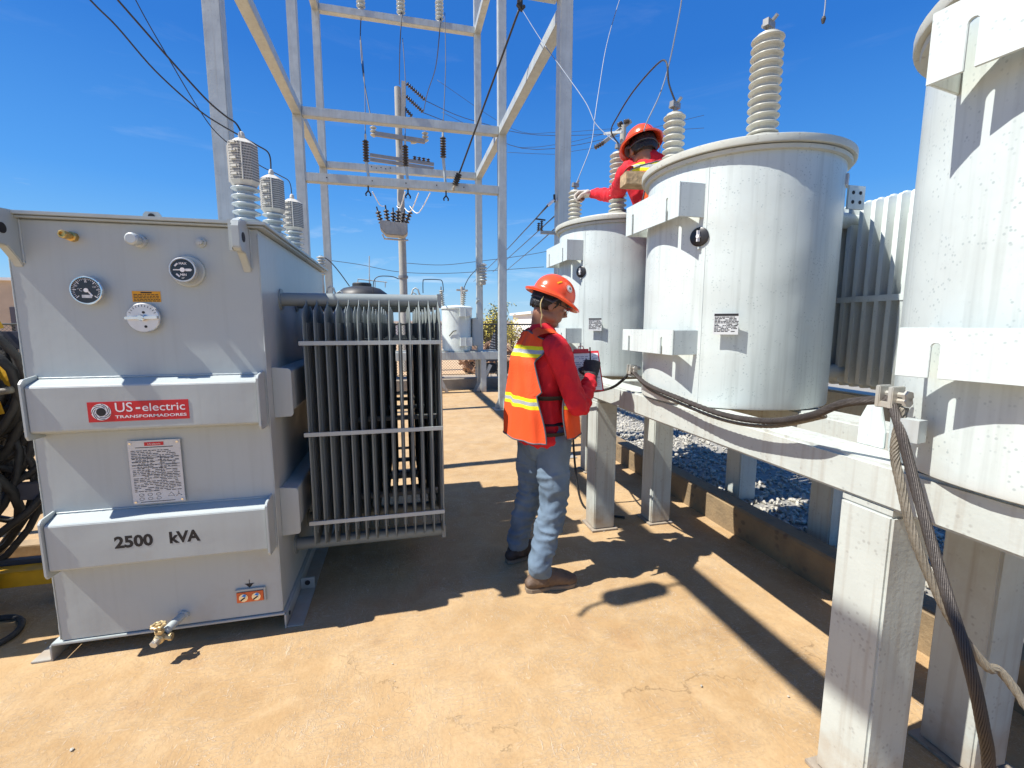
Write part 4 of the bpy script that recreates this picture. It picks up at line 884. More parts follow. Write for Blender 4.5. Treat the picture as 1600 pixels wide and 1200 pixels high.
def head_shape(c, Rm, k=1.):
    """skull, jaw, brow, nose, lips, ears round the point between the ears; +x of Rm is where the face looks, +y its left"""
    mb = MB(); P = lambda x, y, z: c+Rm @ (V(x, y, z)*k)
    mb.ball(P(-.010, 0, .030), (.098*k, .076*k, .090*k), 24, 16, Rm)
    mb.ball(P(.030, 0, -.025), (.060*k, .060*k, .080*k), 20, 14, Rm)
    mb.ball(P(.050, 0, -.078), (.036*k, .040*k, .028*k), 16, 10, Rm)               # chin
    for s_ in (-1, 1):
        mb.ball(P(.012, .046*s_, -.055), (.050*k, .018*k, .026*k), 14, 10, Rm)      # jaw
        mb.ball(P(.056, .036*s_, -.012), (.026*k, .022*k, .022*k), 12, 8, Rm)       # cheek
        mb.ball(P(.072, .030*s_, .026), (.016*k, .024*k, .009*k), 12, 8, Rm)        # brow
        mb.ball(P(-.004, .077*s_, -.002), (.016*k, .008*k, .030*k), 14, 10, Rm @ Matrix.Rotation(.25, 3, 'Y'))  # ear
        mb.ball(P(.000, .076*s_, -.022), (.010*k, .008*k, .012*k), 10, 8, Rm)
    mb.tube([P(.078, 0, .022), P(.092, 0, .004), P(.104, 0, -.014), P(.092, 0, -.022)], [.008*k, .0095*k, .0125*k, .008*k], 10, round_=1)
    for s_ in (-1, 1): mb.ball(P(.092, .011*s_, -.019), (.008*k, .007*k, .006*k), 8, 6, Rm)
    mb.ball(P(.082, 0, -.042), (.012*k, .022*k, .0065*k), 12, 8, Rm); mb.ball(P(.079, 0, -.054), (.012*k, .019*k, .007*k), 12, 8, Rm)
    return mb
def hand_shape(wrist, d, palm, side, curl, k=1., grip=.0):
    """palm with four fingers of unequal length and a thumb off its side. d: along the hand, palm: out of the palm, side: towards the thumb"""
    d = d.normalized(); side = (side-d*side.dot(d)).normalized(); palm = d.cross(side)*(1 if d.cross(side).dot(palm) > 0 else -1)
    mb = MB(); P = lambda a, b, c: wrist+(d*a+side*b+palm*c)*k
    mb.tube([P(-.02,0,0), P(.012,0,0), P(.045,.002,0), P(.082,.002,0)], [(.026*k,.021*k), (.031*k,.020*k), (.040*k,.018*k), (.041*k,.016*k)], 16, frame=side, round_=1)
    mb.ball(P(.030,.028,.006), (.020*k, .020*k, .020*k))
    for i, (b, ln_) in enumerate(((.031, .072), (.011, .080), (-.010, .074), (-.029, .058))):
        a0 = R(curl*(.55+.10*i)); pts = [P(.072, b, 0)]; ang = 0; cur = Vector((.072, b, 0)); segs = (.46, .30, .24)
        pts.append(P(.084, b, 0)); cur = Vector((.084, b, 0))
        for q, sg in enumerate(segs):
            ang += a0*(1., 1.25, .8)[q]; cur = cur+Vector((math.cos(ang)*ln_*sg, -b*.10*sg, math.sin(ang)*ln_*sg)); pts.append(P(*cur))
        mb.tube(pts, [.0098*k, .0100*k, .0092*k, .0086*k, .0074*k], 10, round_=1)
    th = [P(.020,.026,.008), P(.040,.048,.018), P(.062,.056+.004*grip,.034), P(.082,.046-.02*grip,.050+.006*grip)]
    mb.tube(th, [.0135*k, .0118*k, .0105*k, .0085*k], 10, round_=1); return mb
def helmet(c, Rm, parent, k=1., sticker=True):
    """full brim hard hat; +x front"""
    P = lambda x, y, z: c+Rm @ (V(x, y, z)*k); mb = MB(); n_, m_ = 48, 14; vs = []; fs = []
    A, B, H = .136, .116, .122
    prof = []
    for i in range(m_+1):
        t = i/m_*math.pi/2; prof.append((math.cos(t)**.9, math.sin(t)))
    rings = [(1.32, -.020, 1), (1.36, -.012, 1), (1.33, -.008, 1), (1.06, .000, 1)]
    for f, z, _ in rings:
        for j in range(n_):
            a = 2*math.pi*j/n_; front = max(0, math.cos(a)); vs.append(P(A*f*math.cos(a)*(1+.03*front), B*f*math.sin(a), z-.012*(f-1)*3*abs(math.cos(a))))
    for i in range(m_):
        r_, z_ = prof[i]
        for j in range(n_):
            a = 2*math.pi*j/n_; rid = 0
            y = math.sin(a)*r_; rid = .004*math.exp(-(y/.10)**2)+.0025*math.exp(-((abs(y)-.33)/.07)**2)
            vs.append(P(A*r_*math.cos(a), B*y, .004+H*z_+rid*min(1, z_*3)))
    vs.append(P(0, 0, H+.008)); R_ = len(rings)+m_
    for i in range(R_-1):
        for j in range(n_): fs.append((i*n_+j, i*n_+(j+1) % n_, (i+1)*n_+(j+1) % n_, (i+1)*n_+j))
    for j in range(n_): fs.append(((R_-1)*n_+j, (R_-1)*n_+(j+1) % n_, len(vs)-1))
    # inner skin of brim and shell
    o = len(vs)
    for f, z in ((1.31, -.024), (.98, -.004), (.90, .05), (.5, .10)):
        for j in range(n_):
            a = 2*math.pi*j/n_; vs.append(P(A*f*math.cos(a), B*f*math.sin(a), z-(.012*(f-1)*3*abs(math.cos(a)) if f > 1 else 0)))
    for j in range(n_):
        fs.append((j, o+j, o+(j+1) % n_, (j+1) % n_))
        for i in range(3): fs.append((o+i*n_+j, o+(i+1)*n_+j, o+(i+1)*n_+(j+1) % n_, o+i*n_+(j+1) % n_))
    mb.add(vs, fs); h = build('hard_hat', mb, 'helmet_orange', parent, smooth=60)
    if sticker:
        for ang, el, rr, m_n in ((-62, 30, .024, 'white_paint'),):
            a = R(ang); e_ = R(el); n0 = V(math.cos(a)*math.cos(e_)/A, math.sin(a)*math.cos(e_)/B, math.sin(e_)/H).normalized(); p = V(A*math.cos(a)*math.cos(e_), B*math.sin(a)*math.cos(e_), .004+H*math.sin(e_))
            W = Rm @ n0; q = c+Rm @ (p*k)+W*.0025; st = build('sticker', MB().lathe([(rr*k, 0), (rr*.6*k, .0022), (0, .0030)], q, W, 24), m_n, h)
            mb = MB().lathe([(rr*.92*k, 0), (rr*.80*k, 0)], q+W*.0014, W, 24, cap=False); build('sticker_ring', mb, 'orange_red', st)
            u = W.cross(V(0,0,1)).normalized(); v = W.cross(u); mb = MB().prism([(-.003,.008),(.001,.009),(.002,.002),(.008,.001),(.003,-.003),(.005,-.008),(-.001,-.004),(-.007,-.008),(-.004,.000)], q+W*.0032, u, -v, W, .0006); build('sticker_mark', mb, 'ink', st)
        a = R(-98); e_ = R(34); n0 = V(math.cos(a)*math.cos(e_)/A, math.sin(a)*math.cos(e_)/B, math.sin(e_)/H).normalized(); p = V(A*math.cos(a)*math.cos(e_), B*math.sin(a)*math.cos(e_), .004+H*math.sin(e_)); W = Rm @ n0
        u = W.cross(V(0,0,1)).normalized(); v = W.cross(u); q = c+Rm @ (p*k)+W*.002; mb = MB().obox(q, u*1+v*.35, v-u*.35, W, .017*k, .006*k, .0015); build('label', mb, 'label_yellow', h, bevel=.001)
    return h
def wr(scale, amp, stretch=(1, 1, 1), seed=0.):
    def f(p, n_):
        q = Vector((p.x*stretch[0]*scale, p.y*stretch[1]*scale, p.z*stretch[2]*scale+seed))
        r_ = 1-abs(noise.noise(q))*2.2; return amp*(r_*r_*(1 if r_ > 0 else -1)*.7+.5*noise.noise(q*2.3))
    return f

def torso_pt(c, f, l, th, a, b):      # th from the back (-f) towards the right (-l)
    x = -math.cos(th); y = -math.sin(th); p = 2.35; k = (abs(x)**p+abs(y)**p)**(-1/p); return c+f*(a*x*k)+l*(b*y*k)
def person(loc, J, f, l, headR, label, far=False):
    """J: joint positions in the place. Body first as one skin, then clothing over it"""
    t = thing('person', loc, label, 'person')
    hc = J['head']; mb = head_shape(hc, headR)
    limb(mb, [hc+headR @ V(-.020, 0, -.045), J['neck'], J['neck']-V(0,0,.07)], [.056, .058, .070])
    up = V(0,0,1); ch, pe = J['chest'], J['pelvis']
    mb.tube(smooth_path([pe-V(0,0,.08), pe, (pe+ch)/2, ch, J['neck']-V(0,0,.05)], 4), lerp_r([(.13,.10), (.155,.11), (.14,.10), (.165,.11), (.07,.06)], 4), 18, frame=l, round_=1)
    for s_ in 'RL':
        limb(mb, [J['sh'+s_], J['el'+s_], J['wr'+s_]], [.040, .032, .024]); limb(mb, [J['hip'+s_], J['kn'+s_], J['an'+s_]], [.070, .048, .036])
        hd, pm, sd_, cu = J['hand'+s_]; mb.join(hand_shape(J['wr'+s_], hd, pm, sd_, cu))
        ft = J['toe'+s_]; mb.tube([J['an'+s_], J['an'+s_]*.4+ft*.6, ft], [.028, .024, .018], 10, round_=1)
    build('body', bake(mb, .0052, 2), 'skin', t, smooth=True)
    # eyes, brow and lashes as small dark shapes, safety glasses
    if not far:
        P = lambda x, y, z: hc+headR @ V(x, y, z)
        for s_ in (-1, 1):
            build('eye', MB().ball(P(.080, .031*s_, .010), (.011, .015, .008), 12, 8, headR), 'white_paint', t, smooth=True)
            mb = MB().tube([P(.090, .014*s_, .028), P(.088, .030*s_, .033), P(.076, .046*s_, .028)], .0032, 6); build('eyebrow', mb, 'hair', t, smooth=True)
            mb = MB().ball(P(.089, .031*s_, .009), (.004, .006, .006), 10, 8, headR); build('iris', mb, 'hair', t, smooth=True)
        mb = MB().tube([P(.098, -.052, .020), P(.106, -.030, .022), P(.108, 0, .020), P(.106, .030, .022), P(.098, .052, .020)], .0022, 6)
        for s_ in (-1, 1): mb.tube([P(.098, .052*s_, .020), P(.050, .078*s_, .018), P(-.004, .082*s_, .012), P(-.018, .082*s_, -.004)], .0022, 6)
        gl = build('safety_glasses', mb, 'ink', t, smooth=True)
        mb = MB()
        for s_ in (-1, 1):
            pts = [P(.098, .052*s_, .018), P(.108, .006*s_, .018), P(.108, .010*s_, -.010), P(.100, .040*s_, -.012), P(.090, .054*s_, -.002)]
            mb.prism([(0,0)]*0 or [((p-pts[0]).dot((pts[1]-pts[0]).normalized()), (p-pts[0]).dot(headR @ V(0,0,1))) for p in pts], pts[0], (pts[1]-pts[0]).normalized(), headR @ V(0,0,1), headR @ V(1,0,0), .0012)
        build('lens', mb, lens_m, gl)
    # hair: close cap over the skull, longer at the nape
    mb = MB(); mb.ball(hc+headR @ V(-.020, 0, .036), (.096, .082, .094), 24, 16, headR); mb.ball(hc+headR @ V(-.052, 0, .000), (.050, .062, .044), 18, 12, headR)
    for s_ in (-1, 1): mb.ball(hc+headR @ V(-.030, .060*s_, .012), (.048, .026, .040), 14, 10, headR)
    rg = random.Random(9)
    for i in range(34):
        a = R(105+150*i/33); p = hc+headR @ V(-.022+.080*math.cos(a), .072*math.sin(a), -.006); mb.tube([p, p+headR @ V(.004*rg.random(), 0, -.018), p+headR @ V(.008*rg.random(), .002, -.030-.012*rg.random())], [.009, .006, .002], 6)
    build('hair', bake(mb, .005, 1, wr(60, .003, (1,1,.3))), 'hair', t, smooth=True)
    hh = helmet(hc+headR @ V(-.004, 0, .058), headR @ Matrix.Rotation(J.get('hat_tilt', 0), 3, 'Y'), t, .87, sticker=not far)
    Pq = lambda x, y, z: hc+headR @ V(x, y, z)
    mb = MB().tube([Pq(.104*math.cos(R(a)), .088*math.sin(R(a)), .046-.03*(a > 90 and a < 270)) for a in range(0, 360, 12)], [(.004, .016)]*30, 8, closed=True); build('sweatband', mb, 'band_grey', hh, smooth=True)
    mb = MB().tube(smooth_path([Pq(-.066, -.090, .020), Pq(-.064, -.092, -.020), Pq(-.046, -.090, -.052), Pq(-.030, -.085, -.072), Pq(-.022, -.082, -.105), Pq(-.004, -.062, -.125), Pq(.008, -.055, -.135)], 5), .0028, 6)
    build('chin_cord', mb, 'strap_cream', hh, smooth=True)
    # red long sleeved shirt
    mb = MB(); k = 4
    cols = [(pe-V(0,0,.055), .188, .144), (pe+V(0,0,.03), .172, .126), (pe*.5+ch*.5, .160, .118), (ch, .176, .122), (ch+V(0,0,.10), .168, .108), (J['neck']-V(0,0,.045), .10, .075), (J['neck']-V(0,0,.005), .064, .058)]
    mb.tube(smooth_path([q[0] for q in cols], k), lerp_r([(q[1], q[2]) for q in cols], k), 28, frame=l, round_=.5)
    for s_ in 'RL': 
        mid = (J['sh'+s_]+J['el'+s_])/2; fm = (J['el'+s_]+J['wr'+s_])/2
        limb(mb, [J['sh'+s_]*.75+ch*.25+V(0,0,.04), J['sh'+s_], mid, J['el'+s_], fm, J['wr'+s_]*.93+J['el'+s_]*.07], [.066, .066, .056, .048, .043, .034], 18)
    el = J['elR']
    def shirt_w(p, n_):
        w = wr(13, .009, (1, 1, .55))(p, n_)+wr(30, .003, (1, 1, .5), 4)(p, n_)
        for s_ in 'RL':      # rings of folds gathered on the forearms and round the elbows
            a, b = J['el'+s_], J['wr'+s_]; d = (b-a); tt = (p-a).dot(d)/d.length_squared; dist = (p-a-d*max(0, min(1, tt))).length
            if dist < .085 and -.3 < tt < 1: w += .0045*math.sin(tt*34+3*noise.noise(p*14))*max(0, 1-abs(tt-.35)/.8)
        return w
    build('shirt', bake(mb, .0075, 2, shirt_w), 'shirt_red', t, smooth=True)
    # hi-vis vest: back panel, shoulder yoke, two front panels
    def panel(name, z0, z1, thf, off, m, nz_=26, nt_=30, yoke=0, parent=t):
        vs = []; fs = []
        for i in range(nz_+1):
            s = i/nz_; z = z0+(z1-z0)*s; base = (pe-V(0,0,.08)).lerp(ch+V(0,0,.16), max(0, min(1, (z-(pe.z-.08))/(ch.z+.16-pe.z+.08))))
            base = Vector((base.x, base.y, z)); h_ = max(0, (z-ch.z-.02)/.17); hq = min(1, h_); flare = max(0, (ch.z-z))*.10
            a = (.136+off)*(1-.48*hq**1.6)+flare*.9; b = (.190+off)*(1-.32*hq**1.9)+flare
            t0, t1 = thf(s, z)
            for j in range(nt_+1):
                th = t0+(t1-t0)*j/nt_; p = torso_pt(base, f, l, th, a, b); p.z -= hq*.5*max(0, abs((p-base).dot(l))-.055); w = .016*noise.noise(Vector((th*3.2, z*3.0, off*50)))+.007*(1-2*abs(noise.noise(Vector((th*5.5, z*2.2, 9)))))+.007*math.sin(th*11+z*6)*max(0, min(1, (ch.z+.05-z)*4)); p += (p-base).normalized()*w; vs.append(p)
        for i in range(nz_):
            for j in range(nt_): fs.append((i*(nt_+1)+j, i*(nt_+1)+j+1, (i+1)*(nt_+1)+j+1, (i+1)*(nt_+1)+j))
        k0 = len(vs); inner = []
        for q in vs:
            bx = Vector(((pe.x+ch.x)/2, (pe.y+ch.y)/2, q.z)); inner.append(q-(q-bx).normalized()*.004)
        fs2 = [tuple(reversed([i+k0 for i in fc])) for fc in fs]; W = nt_+1; H_ = nz_
        rim = [i for i in range(W)]+[i*W+nt_ for i in range(1, H_+1)]+[H_*W+i for i in range(nt_-1, -1, -1)]+[i*W for i in range(H_-1, 0, -1)]
        side = [(rim[i], rim[(i+1) % len(rim)], rim[(i+1) % len(rim)]+k0, rim[i]+k0) for i in range(len(rim))]
        mbp = MB().add(vs+inner, fs+fs2+side); o = build(name, mbp, m, parent, smooth=50)
        keep = [vs[i] for i in rim]; 
        build('binding', MB().tube(keep, (.0045), 6, closed=True), 'band_grey', o, smooth=True); return o
    vm = 'vest_orange_far' if far else 'vest_orange'
    zt = J['neck'].z-.030; zb = pe.z+(.06 if far else -.045)
    def arm(s, z):      # how far the back panel reaches round the side (radians) at height z
        u = (z-zb)/(zt-zb); return R(58+9*math.cos(u*5)) if u < .45 else R(62-14*math.sin(min(1, (u-.45)/.42)*math.pi*.5)+(26 if u > .93 else 26*max(0, (u-.75)/.18)))
    vb = panel('vest_back', zb, zt, lambda s, z: (-arm(s, z), arm(s, z)), .020, vm)
    for s_ in ((1,) if far else (1, -1)):
        def fr(s, z, s_=s_):
            u = (z-zb)/(zt-zb); a0 = R(101-5*math.sin(u*6)) if u < .6 else R(101+16*math.sin((u-.6)*4)); a1 = R(176-34*max(0, u-.55)/.45)
            return (s_*a0, s_*a1)
        panel('vest_front', zb+.02, zt-.01, fr, .022, vm, 24, 14)
    # shoulder straps of the vest, running over from back to front
    for s_ in (-1, 1):
        vs = []; fs = []; n_ = 12
        for i in range(n_+1):
            a = math.pi*i/n_
            for j in range(7):
                lat = .058+.082*j/6; zc = zt-.006-(lat-.058)*.42
                vs.append(Vector((J['neck'].x, J['neck'].y, 0))*1+f*(-math.cos(a)*((.080 if math.cos(a) > 0 else .050)+.01*j/6))+l*(s_*lat)+V(0, 0, zc+math.sin(a)*.030))
        for i in range(n_):
            for j in range(6): fs.append((i*7+j, i*7+j+1, (i+1)*7+j+1, (i+1)*7+j))
        build('vest_shoulder', MB().add(vs, fs), vm, vb, smooth=True)
    mb = MB().tube([J['neck']+f*(-.064*math.cos(a))+l*(.070*math.sin(a))+V(0, 0, -.028-.018*(-math.cos(a))*-1) for a in [2*math.pi*i/28 for i in range(28)]], .0075, 8, closed=True); build('collar', mb, 'band_grey', t, smooth=True)
    # side strap with buckle joining front and back
    for z, dr in ((ch.z-.15, .0), (pe.z-.01, .0)):
        base = pe.lerp(ch, (z-pe.z)/(ch.z-pe.z)); base = Vector((base.x, base.y, z)); pts = [torso_pt(base, f, l, R(a), .142, .192) for a in range(52, 128, 6)]
        build('side_strap', MB().tube(pts, [(.0025, .017)]*len(pts), 8, frame=(0,0,1) if 0 else None), 'glove_black', t)
    # trousers
    mb = MB(); J_ = J
    mb.tube(smooth_path([pe-V(0,0,.15), pe-V(0,0,.09), pe-V(0,0,.02), pe+V(0,0,.05)], 4), lerp_r([(.12,.09), (.168,.118), (.172,.124), (.160,.115)], 4), 24, frame=l, round_=.6)
    for s_ in 'RL':
        hp, kn, an = J['hip'+s_], J['kn'+s_], J['an'+s_]; limb(mb, [hp, hp*.5+kn*.5, kn, kn*.5+an*.5, an+V(0,0,.045), an+V(0,0,.012)], [.100, .086, .070, .062, .059, .062], 20)
    def jw(p, n_):
        w = .0
        for s_ in 'RL':
            kn, an = J['kn'+s_], J['an'+s_]
            for c_, wd, am in ((kn, .16, .0075), (an+V(0,0,.07), .13, .0070)):
                if (p-c_).length < .2: w += am*.8*(1-2.4*abs(noise.noise(Vector((p.x*7, p.y*7, p.z*19)))))*1.2+am*.45*math.sin((p.z-c_.z)*105+7*noise.noise(p*9)+2*math.sin(math.atan2(p.y-c_.y, p.x-c_.x)*2))*max(0, 1-abs(p.z-c_.z)/wd)
        return w+wr(9, .010, (1, 1, .6), 3)(p, n_)+wr(24, .003, (1, 1, .5), 5)(p, n_)
    build('jeans', bake(mb, .0068, 1, jw), 'jeans_far' if far else 'jeans_blue', t, smooth=True)
    mb = MB().tube([pe+V(0,0,.045)+f*(.122*math.cos(a))+l*(.168*math.sin(a)) for a in [2*math.pi*i/30 for i in range(30)]], [(.004, .020)]*30, 8, closed=True, frame=None); build('belt', mb, 'glove_black', t)
    # boots
    for s_ in 'RL':
        an, toe = J['an'+s_], J['toe'+s_]; g0 = J['floor'+s_] if 'floor'+s_ in J else 0.; d = toe-an; d.z = 0; heel = Vector((an.x, an.y, g0))-d.normalized()*.055; tip = Vector((toe.x, toe.y, g0)); sd_ = d.normalized().cross(V(0,0,1))
        mb = MB(); mb.tube([an+V(0,0,.03), Vector((an.x, an.y, g0+.09)), Vector((an.x, an.y, g0+.055))-d.normalized()*.008], [(.052,.052), (.052,.054), (.046,.064)], 16, round_=.4)
        pts = [heel+V(0,0,.045), heel+d.normalized()*.08+V(0,0,.066), heel+d.normalized()*.14+V(0,0,.064), tip-d.normalized()*.03+V(0,0,.044), tip+V(0,0,.036)]
        mb.tube(pts, [(.034,.034), (.042,.058), (.044,.050), (.048,.036), (.036,.026)], 16, frame=sd_, round_=.9)
        bt = build('boot', bake(mb, .006, 2, wr(22, .003)), ('boot_dark' if (s_ == 'L') else 'boot_brown'), t, smooth=True)
        pl = []; w_ = .040
        for tt, ww in ((-.03, .5), (.0, .85), (.06, .92), (.12, .80), (.18, 1.02), (.24, 1.12), (.275, .95), (.295, .55)): pl.append((tt, w_*ww))
        poly = [(a-.0, b) for a, b in pl]+[(a, -b) for a, b in reversed(pl)]; sc_ = ((tip-heel).length+.035)/.32
        mb = MB().prism([(a*sc_, b) for a, b in poly], heel+V(0,0,.002), d.normalized(), sd_, V(0,0,1), .024); build('sole', mb, 'sole', bt, bevel=.003)
        mb = MB()
        for q in range(5): c = heel+d.normalized()*(.105+.022*q)+V(0,0,.104-.006*q); mb.tube([c-sd_*.024, c+V(0,0,.006), c+sd_*.024], .0028, 6)
        mb.tube([heel+d.normalized()*.07+V(0,0,.125), heel+d.normalized()*.10+V(0,0,.115)], .01, 8); build('laces', mb, 'band_grey', bt)
    # gloves
    for s_ in 'RL':
        hd, pm, sd_, cu = J['hand'+s_]; mb = hand_shape(J['wr'+s_], hd, pm, sd_, cu, 1.25 if far else 1.15); mb.tube([J['wr'+s_]-hd.normalized()*.045, J['wr'+s_]+hd.normalized()*.01], [(.036,.034), (.033,.030)], 14, round_=.2)
        build('glove', bake(mb, .0042, 1, wr(50, .0018)), 'glove_white' if far else 'glove_black', t, smooth=True)
    return t
m = bpy.data.materials.new('clear_lens_glass'); m.use_nodes = True; b_ = m.node_tree.nodes['Principled BSDF']; b_.inputs['Transmission Weight'].default_value = .9; b_.inputs['Roughness'].default_value = .02; b_.inputs['Base Color'].default_value = (.9, .93, .95, 1); b_.inputs['IOR'].default_value = 1.1; lens_m = m
mat('strap_cream', (.62, .50, .24), .7); jeans_mat('jeans_far', (.10, .13, .20), (.2, .25, .33))
def basis(az, pitch=0, roll=0):
    """face direction az degrees clockwise from +Y, nodding forward by pitch, leaning by roll"""
    f = V(math.sin(R(az)), math.cos(R(az)), 0); l = V(-f.y, f.x, 0); m_ = Matrix((f, l, V(0,0,1))).transposed()
    return m_ @ Matrix.Rotation(R(pitch), 3, 'Y') @ Matrix.Rotation(R(roll), 3, 'X')
# man with the clipboard
az = 84; f1 = V(math.sin(R(az)), math.cos(R(az)), 0); l1 = V(-f1.y, f1.x, 0)
HR = basis(97, 25)
J1 = dict(head=aty(859, 478, 2.40), neck=aty(846, 508, 2.42), chest=V(.745, 2.43, 1.22), pelvis=V(.765, 2.43, .885),
  shR=V(.785, 2.245, 1.318), elR=V(.880, 2.175, 1.030), wrR=V(1.005, 2.315, 1.170),
  shL=V(.730, 2.600, 1.318), elL=V(.800, 2.70, 1.06), wrL=V(.965, 2.63, 1.10),
  hipR=V(.800, 2.345, .84), knR=V(.795, 2.315, .475), anR=V(.705, 2.262, .115), toeR=V(.90, 2.268, .03),
  hipL=V(.745, 2.51, .84), knL=V(.735, 2.57, .48), anL=V(.665, 2.600, .115), toeL=V(.86, 2.66, .03),
  handR=(V(.30, .55, .72), V(.2, .9, -.5), V(-.80, .50, .20), 78), handL=(V(.75, -.30, .35), V(0, -.2, 1), V(-.2, -.9, .3), 40))
man1 = person((.77, 2.43, 0), J1, f1, l1, HR, 'man in orange vest, hard hat and jeans writing on a clipboard in the aisle')
# clipboard and pen
bc = aty(911, 580, 2.47); bu = V(.97, -.12, .02).normalized(); bv = V(.10, .42, .90); bv = (bv-bu*bv.dot(bu)).normalized(); bn = bu.cross(bv)
t = thing('clipboard', bc, 'red clipboard with a printed form held up by the man in the orange vest', 'clipboard')
build('board', MB().obox(bc, bu, bv, bn, .108, .125, .002), 'clip_red', t, bevel=.001)
pg = build('form_sheet', MB().obox(bc+bn*.003-bv*.004, bu, bv, bn, .100, .114, .0005), 'paper', t)
mb = MB(); rg = random.Random(8)
for i in range(17):
    z = .088-.0118*i; mb.obox(bc+bn*.0038+bv*(z+.004), bu, bv, bn, .090, .0004, .0002); x = -.090
    while x < .07:
        w = .006+.025*rg.random()
        if rg.random() < .7: mb.obox(bc+bn*.0038+bu*(x+w/2)+bv*z, bu, bv, bn, w/2, .0016, .0002)
        x += w+.006
build('form_lettering', mb, 'form_ink', pg) if 'form_ink' in M else build('form_lettering', mb, mat('form_ink', (.16, .18, .32), .6), pg)
mb = MB().obox(bc+bv*.122+bn*.008, bu, bv, bn, .045, .012, .006); mb.tube([bc+bv*.125+bn*.012-bu*.02, bc+bv*.150+bn*.016-bu*.012, bc+bv*.150+bn*.016+bu*.012, bc+bv*.125+bn*.012+bu*.02], .003, 6); build('clip', mb, 'clip_red', t, bevel=.002)
pw = J1['wrR']+V(.035, .085, .095)
o = build('pen', MB().tube([pw+V(.01,.03,-.05), pw+V(-.012,-.012,.03), pw+V(-.022,-.03,.062)], [.0025, .0042, .0038], 8), 'ink', origin=pw, label='black pen gripped in the black glove over the clipboard', cat='pen', smooth=True)
# badge hanging at the belt
bp_ = aty(875, 708, 2.28); t = build('radio_pouch', MB().obox(bp_, f1, l1, (0,0,1), .012, .018, .045), 'glove_black', man1, bevel=.004)
# man on the stand, half hidden between two round transformers
az = 2; f2 = V(math.sin(R(az)), math.cos(R(az)), 0); l2 = V(-f2.y, f2.x, 0)
S2 = V(1.615, 2.86, 1.07)
hd2 = aty(1003, 237, 2.88)
J2 = dict(head=hd2, neck=aty(1012, 254, 2.84), chest=aty(1019, 285, 2.86), pelvis=V(1.85, 2.83, 1.98),
  shL=aty(981, 270, 2.95), elL=aty(961, 304, 3.25), wrL=aty(926, 303, 3.55),
  shR=V(1.86, 2.88, 2.36), elR=V(1.90, 3.04, 2.12), wrR=V(1.86, 3.10, 1.90),
  hipL=V(1.82, 2.81, 1.92), knL=V(1.82, 2.81, 1.52), anL=V(1.82, 2.79, 1.18), toeL=V(1.72, 2.97, 1.10),
  hipR=V(1.93, 2.86, 1.92), knR=V(1.95, 2.88, 1.52), anR=V(1.97, 2.84, 1.18), toeR=V(1.92, 3.02, 1.10), floorL=1.069, floorR=1.069,
  handL=(V(-.40, .22, .02), V(-.1,.1,-1), V(-.3, -.9, .2), 80), handR=(V(-.4, .3, .1), V(0,0,-1), V(.3,.9,0), 50))
man2 = person((1.70, 2.86, 1.07), J2, f2, l2, basis(0, 20, -2), 'man in orange hard hat and red shirt reaching over the far round transformer', far=True)
mat('timber_grain', (.27, .19, .10), .8, 0, .35, 26, .4, 60, mix2=(.45, .33, .19))
mb = MB().obox(aty(993, 282, 2.52), (1, -.12, 0), (.12, 1, 0), (0,0,1), .075, .05, .036); build('wood_block', mb, 'timber_grain', origin=aty(993, 282, 2.52), bevel=.003, label='rough timber block beside the lid of the middle round transformer', cat='timber')

# ------------------------------------------------------------------ wires
def wire(pts, r, label, m='cable_wire', group=None, k=6):
    P = smooth_path(pts, k); return build('wire', MB().tube(P, r, 6), m, origin=P[0], smooth=True, label=label, cat='wire', group=group)
def pxw(L_): return [aty(*q) for q in L_]
B = [Vector((x, y, ZT+.027+.236+.255)) for x, y in BUSH]
wire([aty(60, -140, 2.2), aty(184, 0, 2.45), aty(263, 90, 2.52), aty(320, 153, 2.56), aty(352, 181, 2.58), aty(368, 192, 2.60), B[0]], .0042, 'black lead swooping down from the upper left to the nearest caged bushing', 'cable_black')
wire([aty(20, -130, 2.6), aty(141, 0, 2.8), aty(183, 42, 2.9), aty(242, 110, 3.0), aty(307, 169, 3.06), aty(345, 195, 3.1), aty(400, 226, 3.14), aty(420, 240, 3.16), B[1]], .0042, 'black lead swooping behind the nearest bushing to the middle caged bushing', 'cable_black')
wire([aty(150, -130, 3.3), aty(212, 0, 3.45), aty(261, 87, 3.5), aty(311, 171, 3.6), aty(345, 214, 3.65), aty(402, 256, 3.68), aty(437, 274, 3.70), aty(452, 284, 3.70), B[2]], .0034, 'thinner dark lead running down to the farthest caged bushing', 'cable_black')
# guy with its strain insulator across the gantry
g0, g1 = aty(813, 10, 5.6), aty(718, 270, 7.50)
wire([g0, g0.lerp(g1, .5), g1], .013, 'thick dark guy slanting down across the gantry to a black strain insulator', 'cable_black')
t = thing('strain_insulator', aty(711, 290, 7.56), 'black strain insulator at the lower end of the slanting guy', 'insulator')
a, b_ = g1, aty(709, 293, 7.56); d = (b_-a); mb = shed_stack(MB(), a+d*.05, d, d.length*.78, .055, 6, core=.7); build('sheds', mb, 'cable_black', t, smooth=60)
build('eye_bolt', MB().tube([a+d*.8, a+d, a+d*1.05+V(.0,.04,-.03)], .018, 8), 'galv_steel', t)
t = thing('wire_clamp', g0, 'small black clamp where two wires meet at the top of the picture', 'clamp')
mb = MB().obox(g0, (1,.2,-.8), (0,1,0), (.8,0,1), .045, .03, .022); mb.obox(g0+V(.01,0,.06), (0,0,1), (1,0,0), (0,1,0), .04, .016, .016); build('jaws', mb, 'cable_black', t, bevel=.005)
for q in (-.03, .03): build('bolt', MB().lathe([(.02,0),(.02,.02),(.01,.022),(.01,.07)], g0+V(q, -.05, -q*.8), (0,1,0), 6), 'cable_black', t)
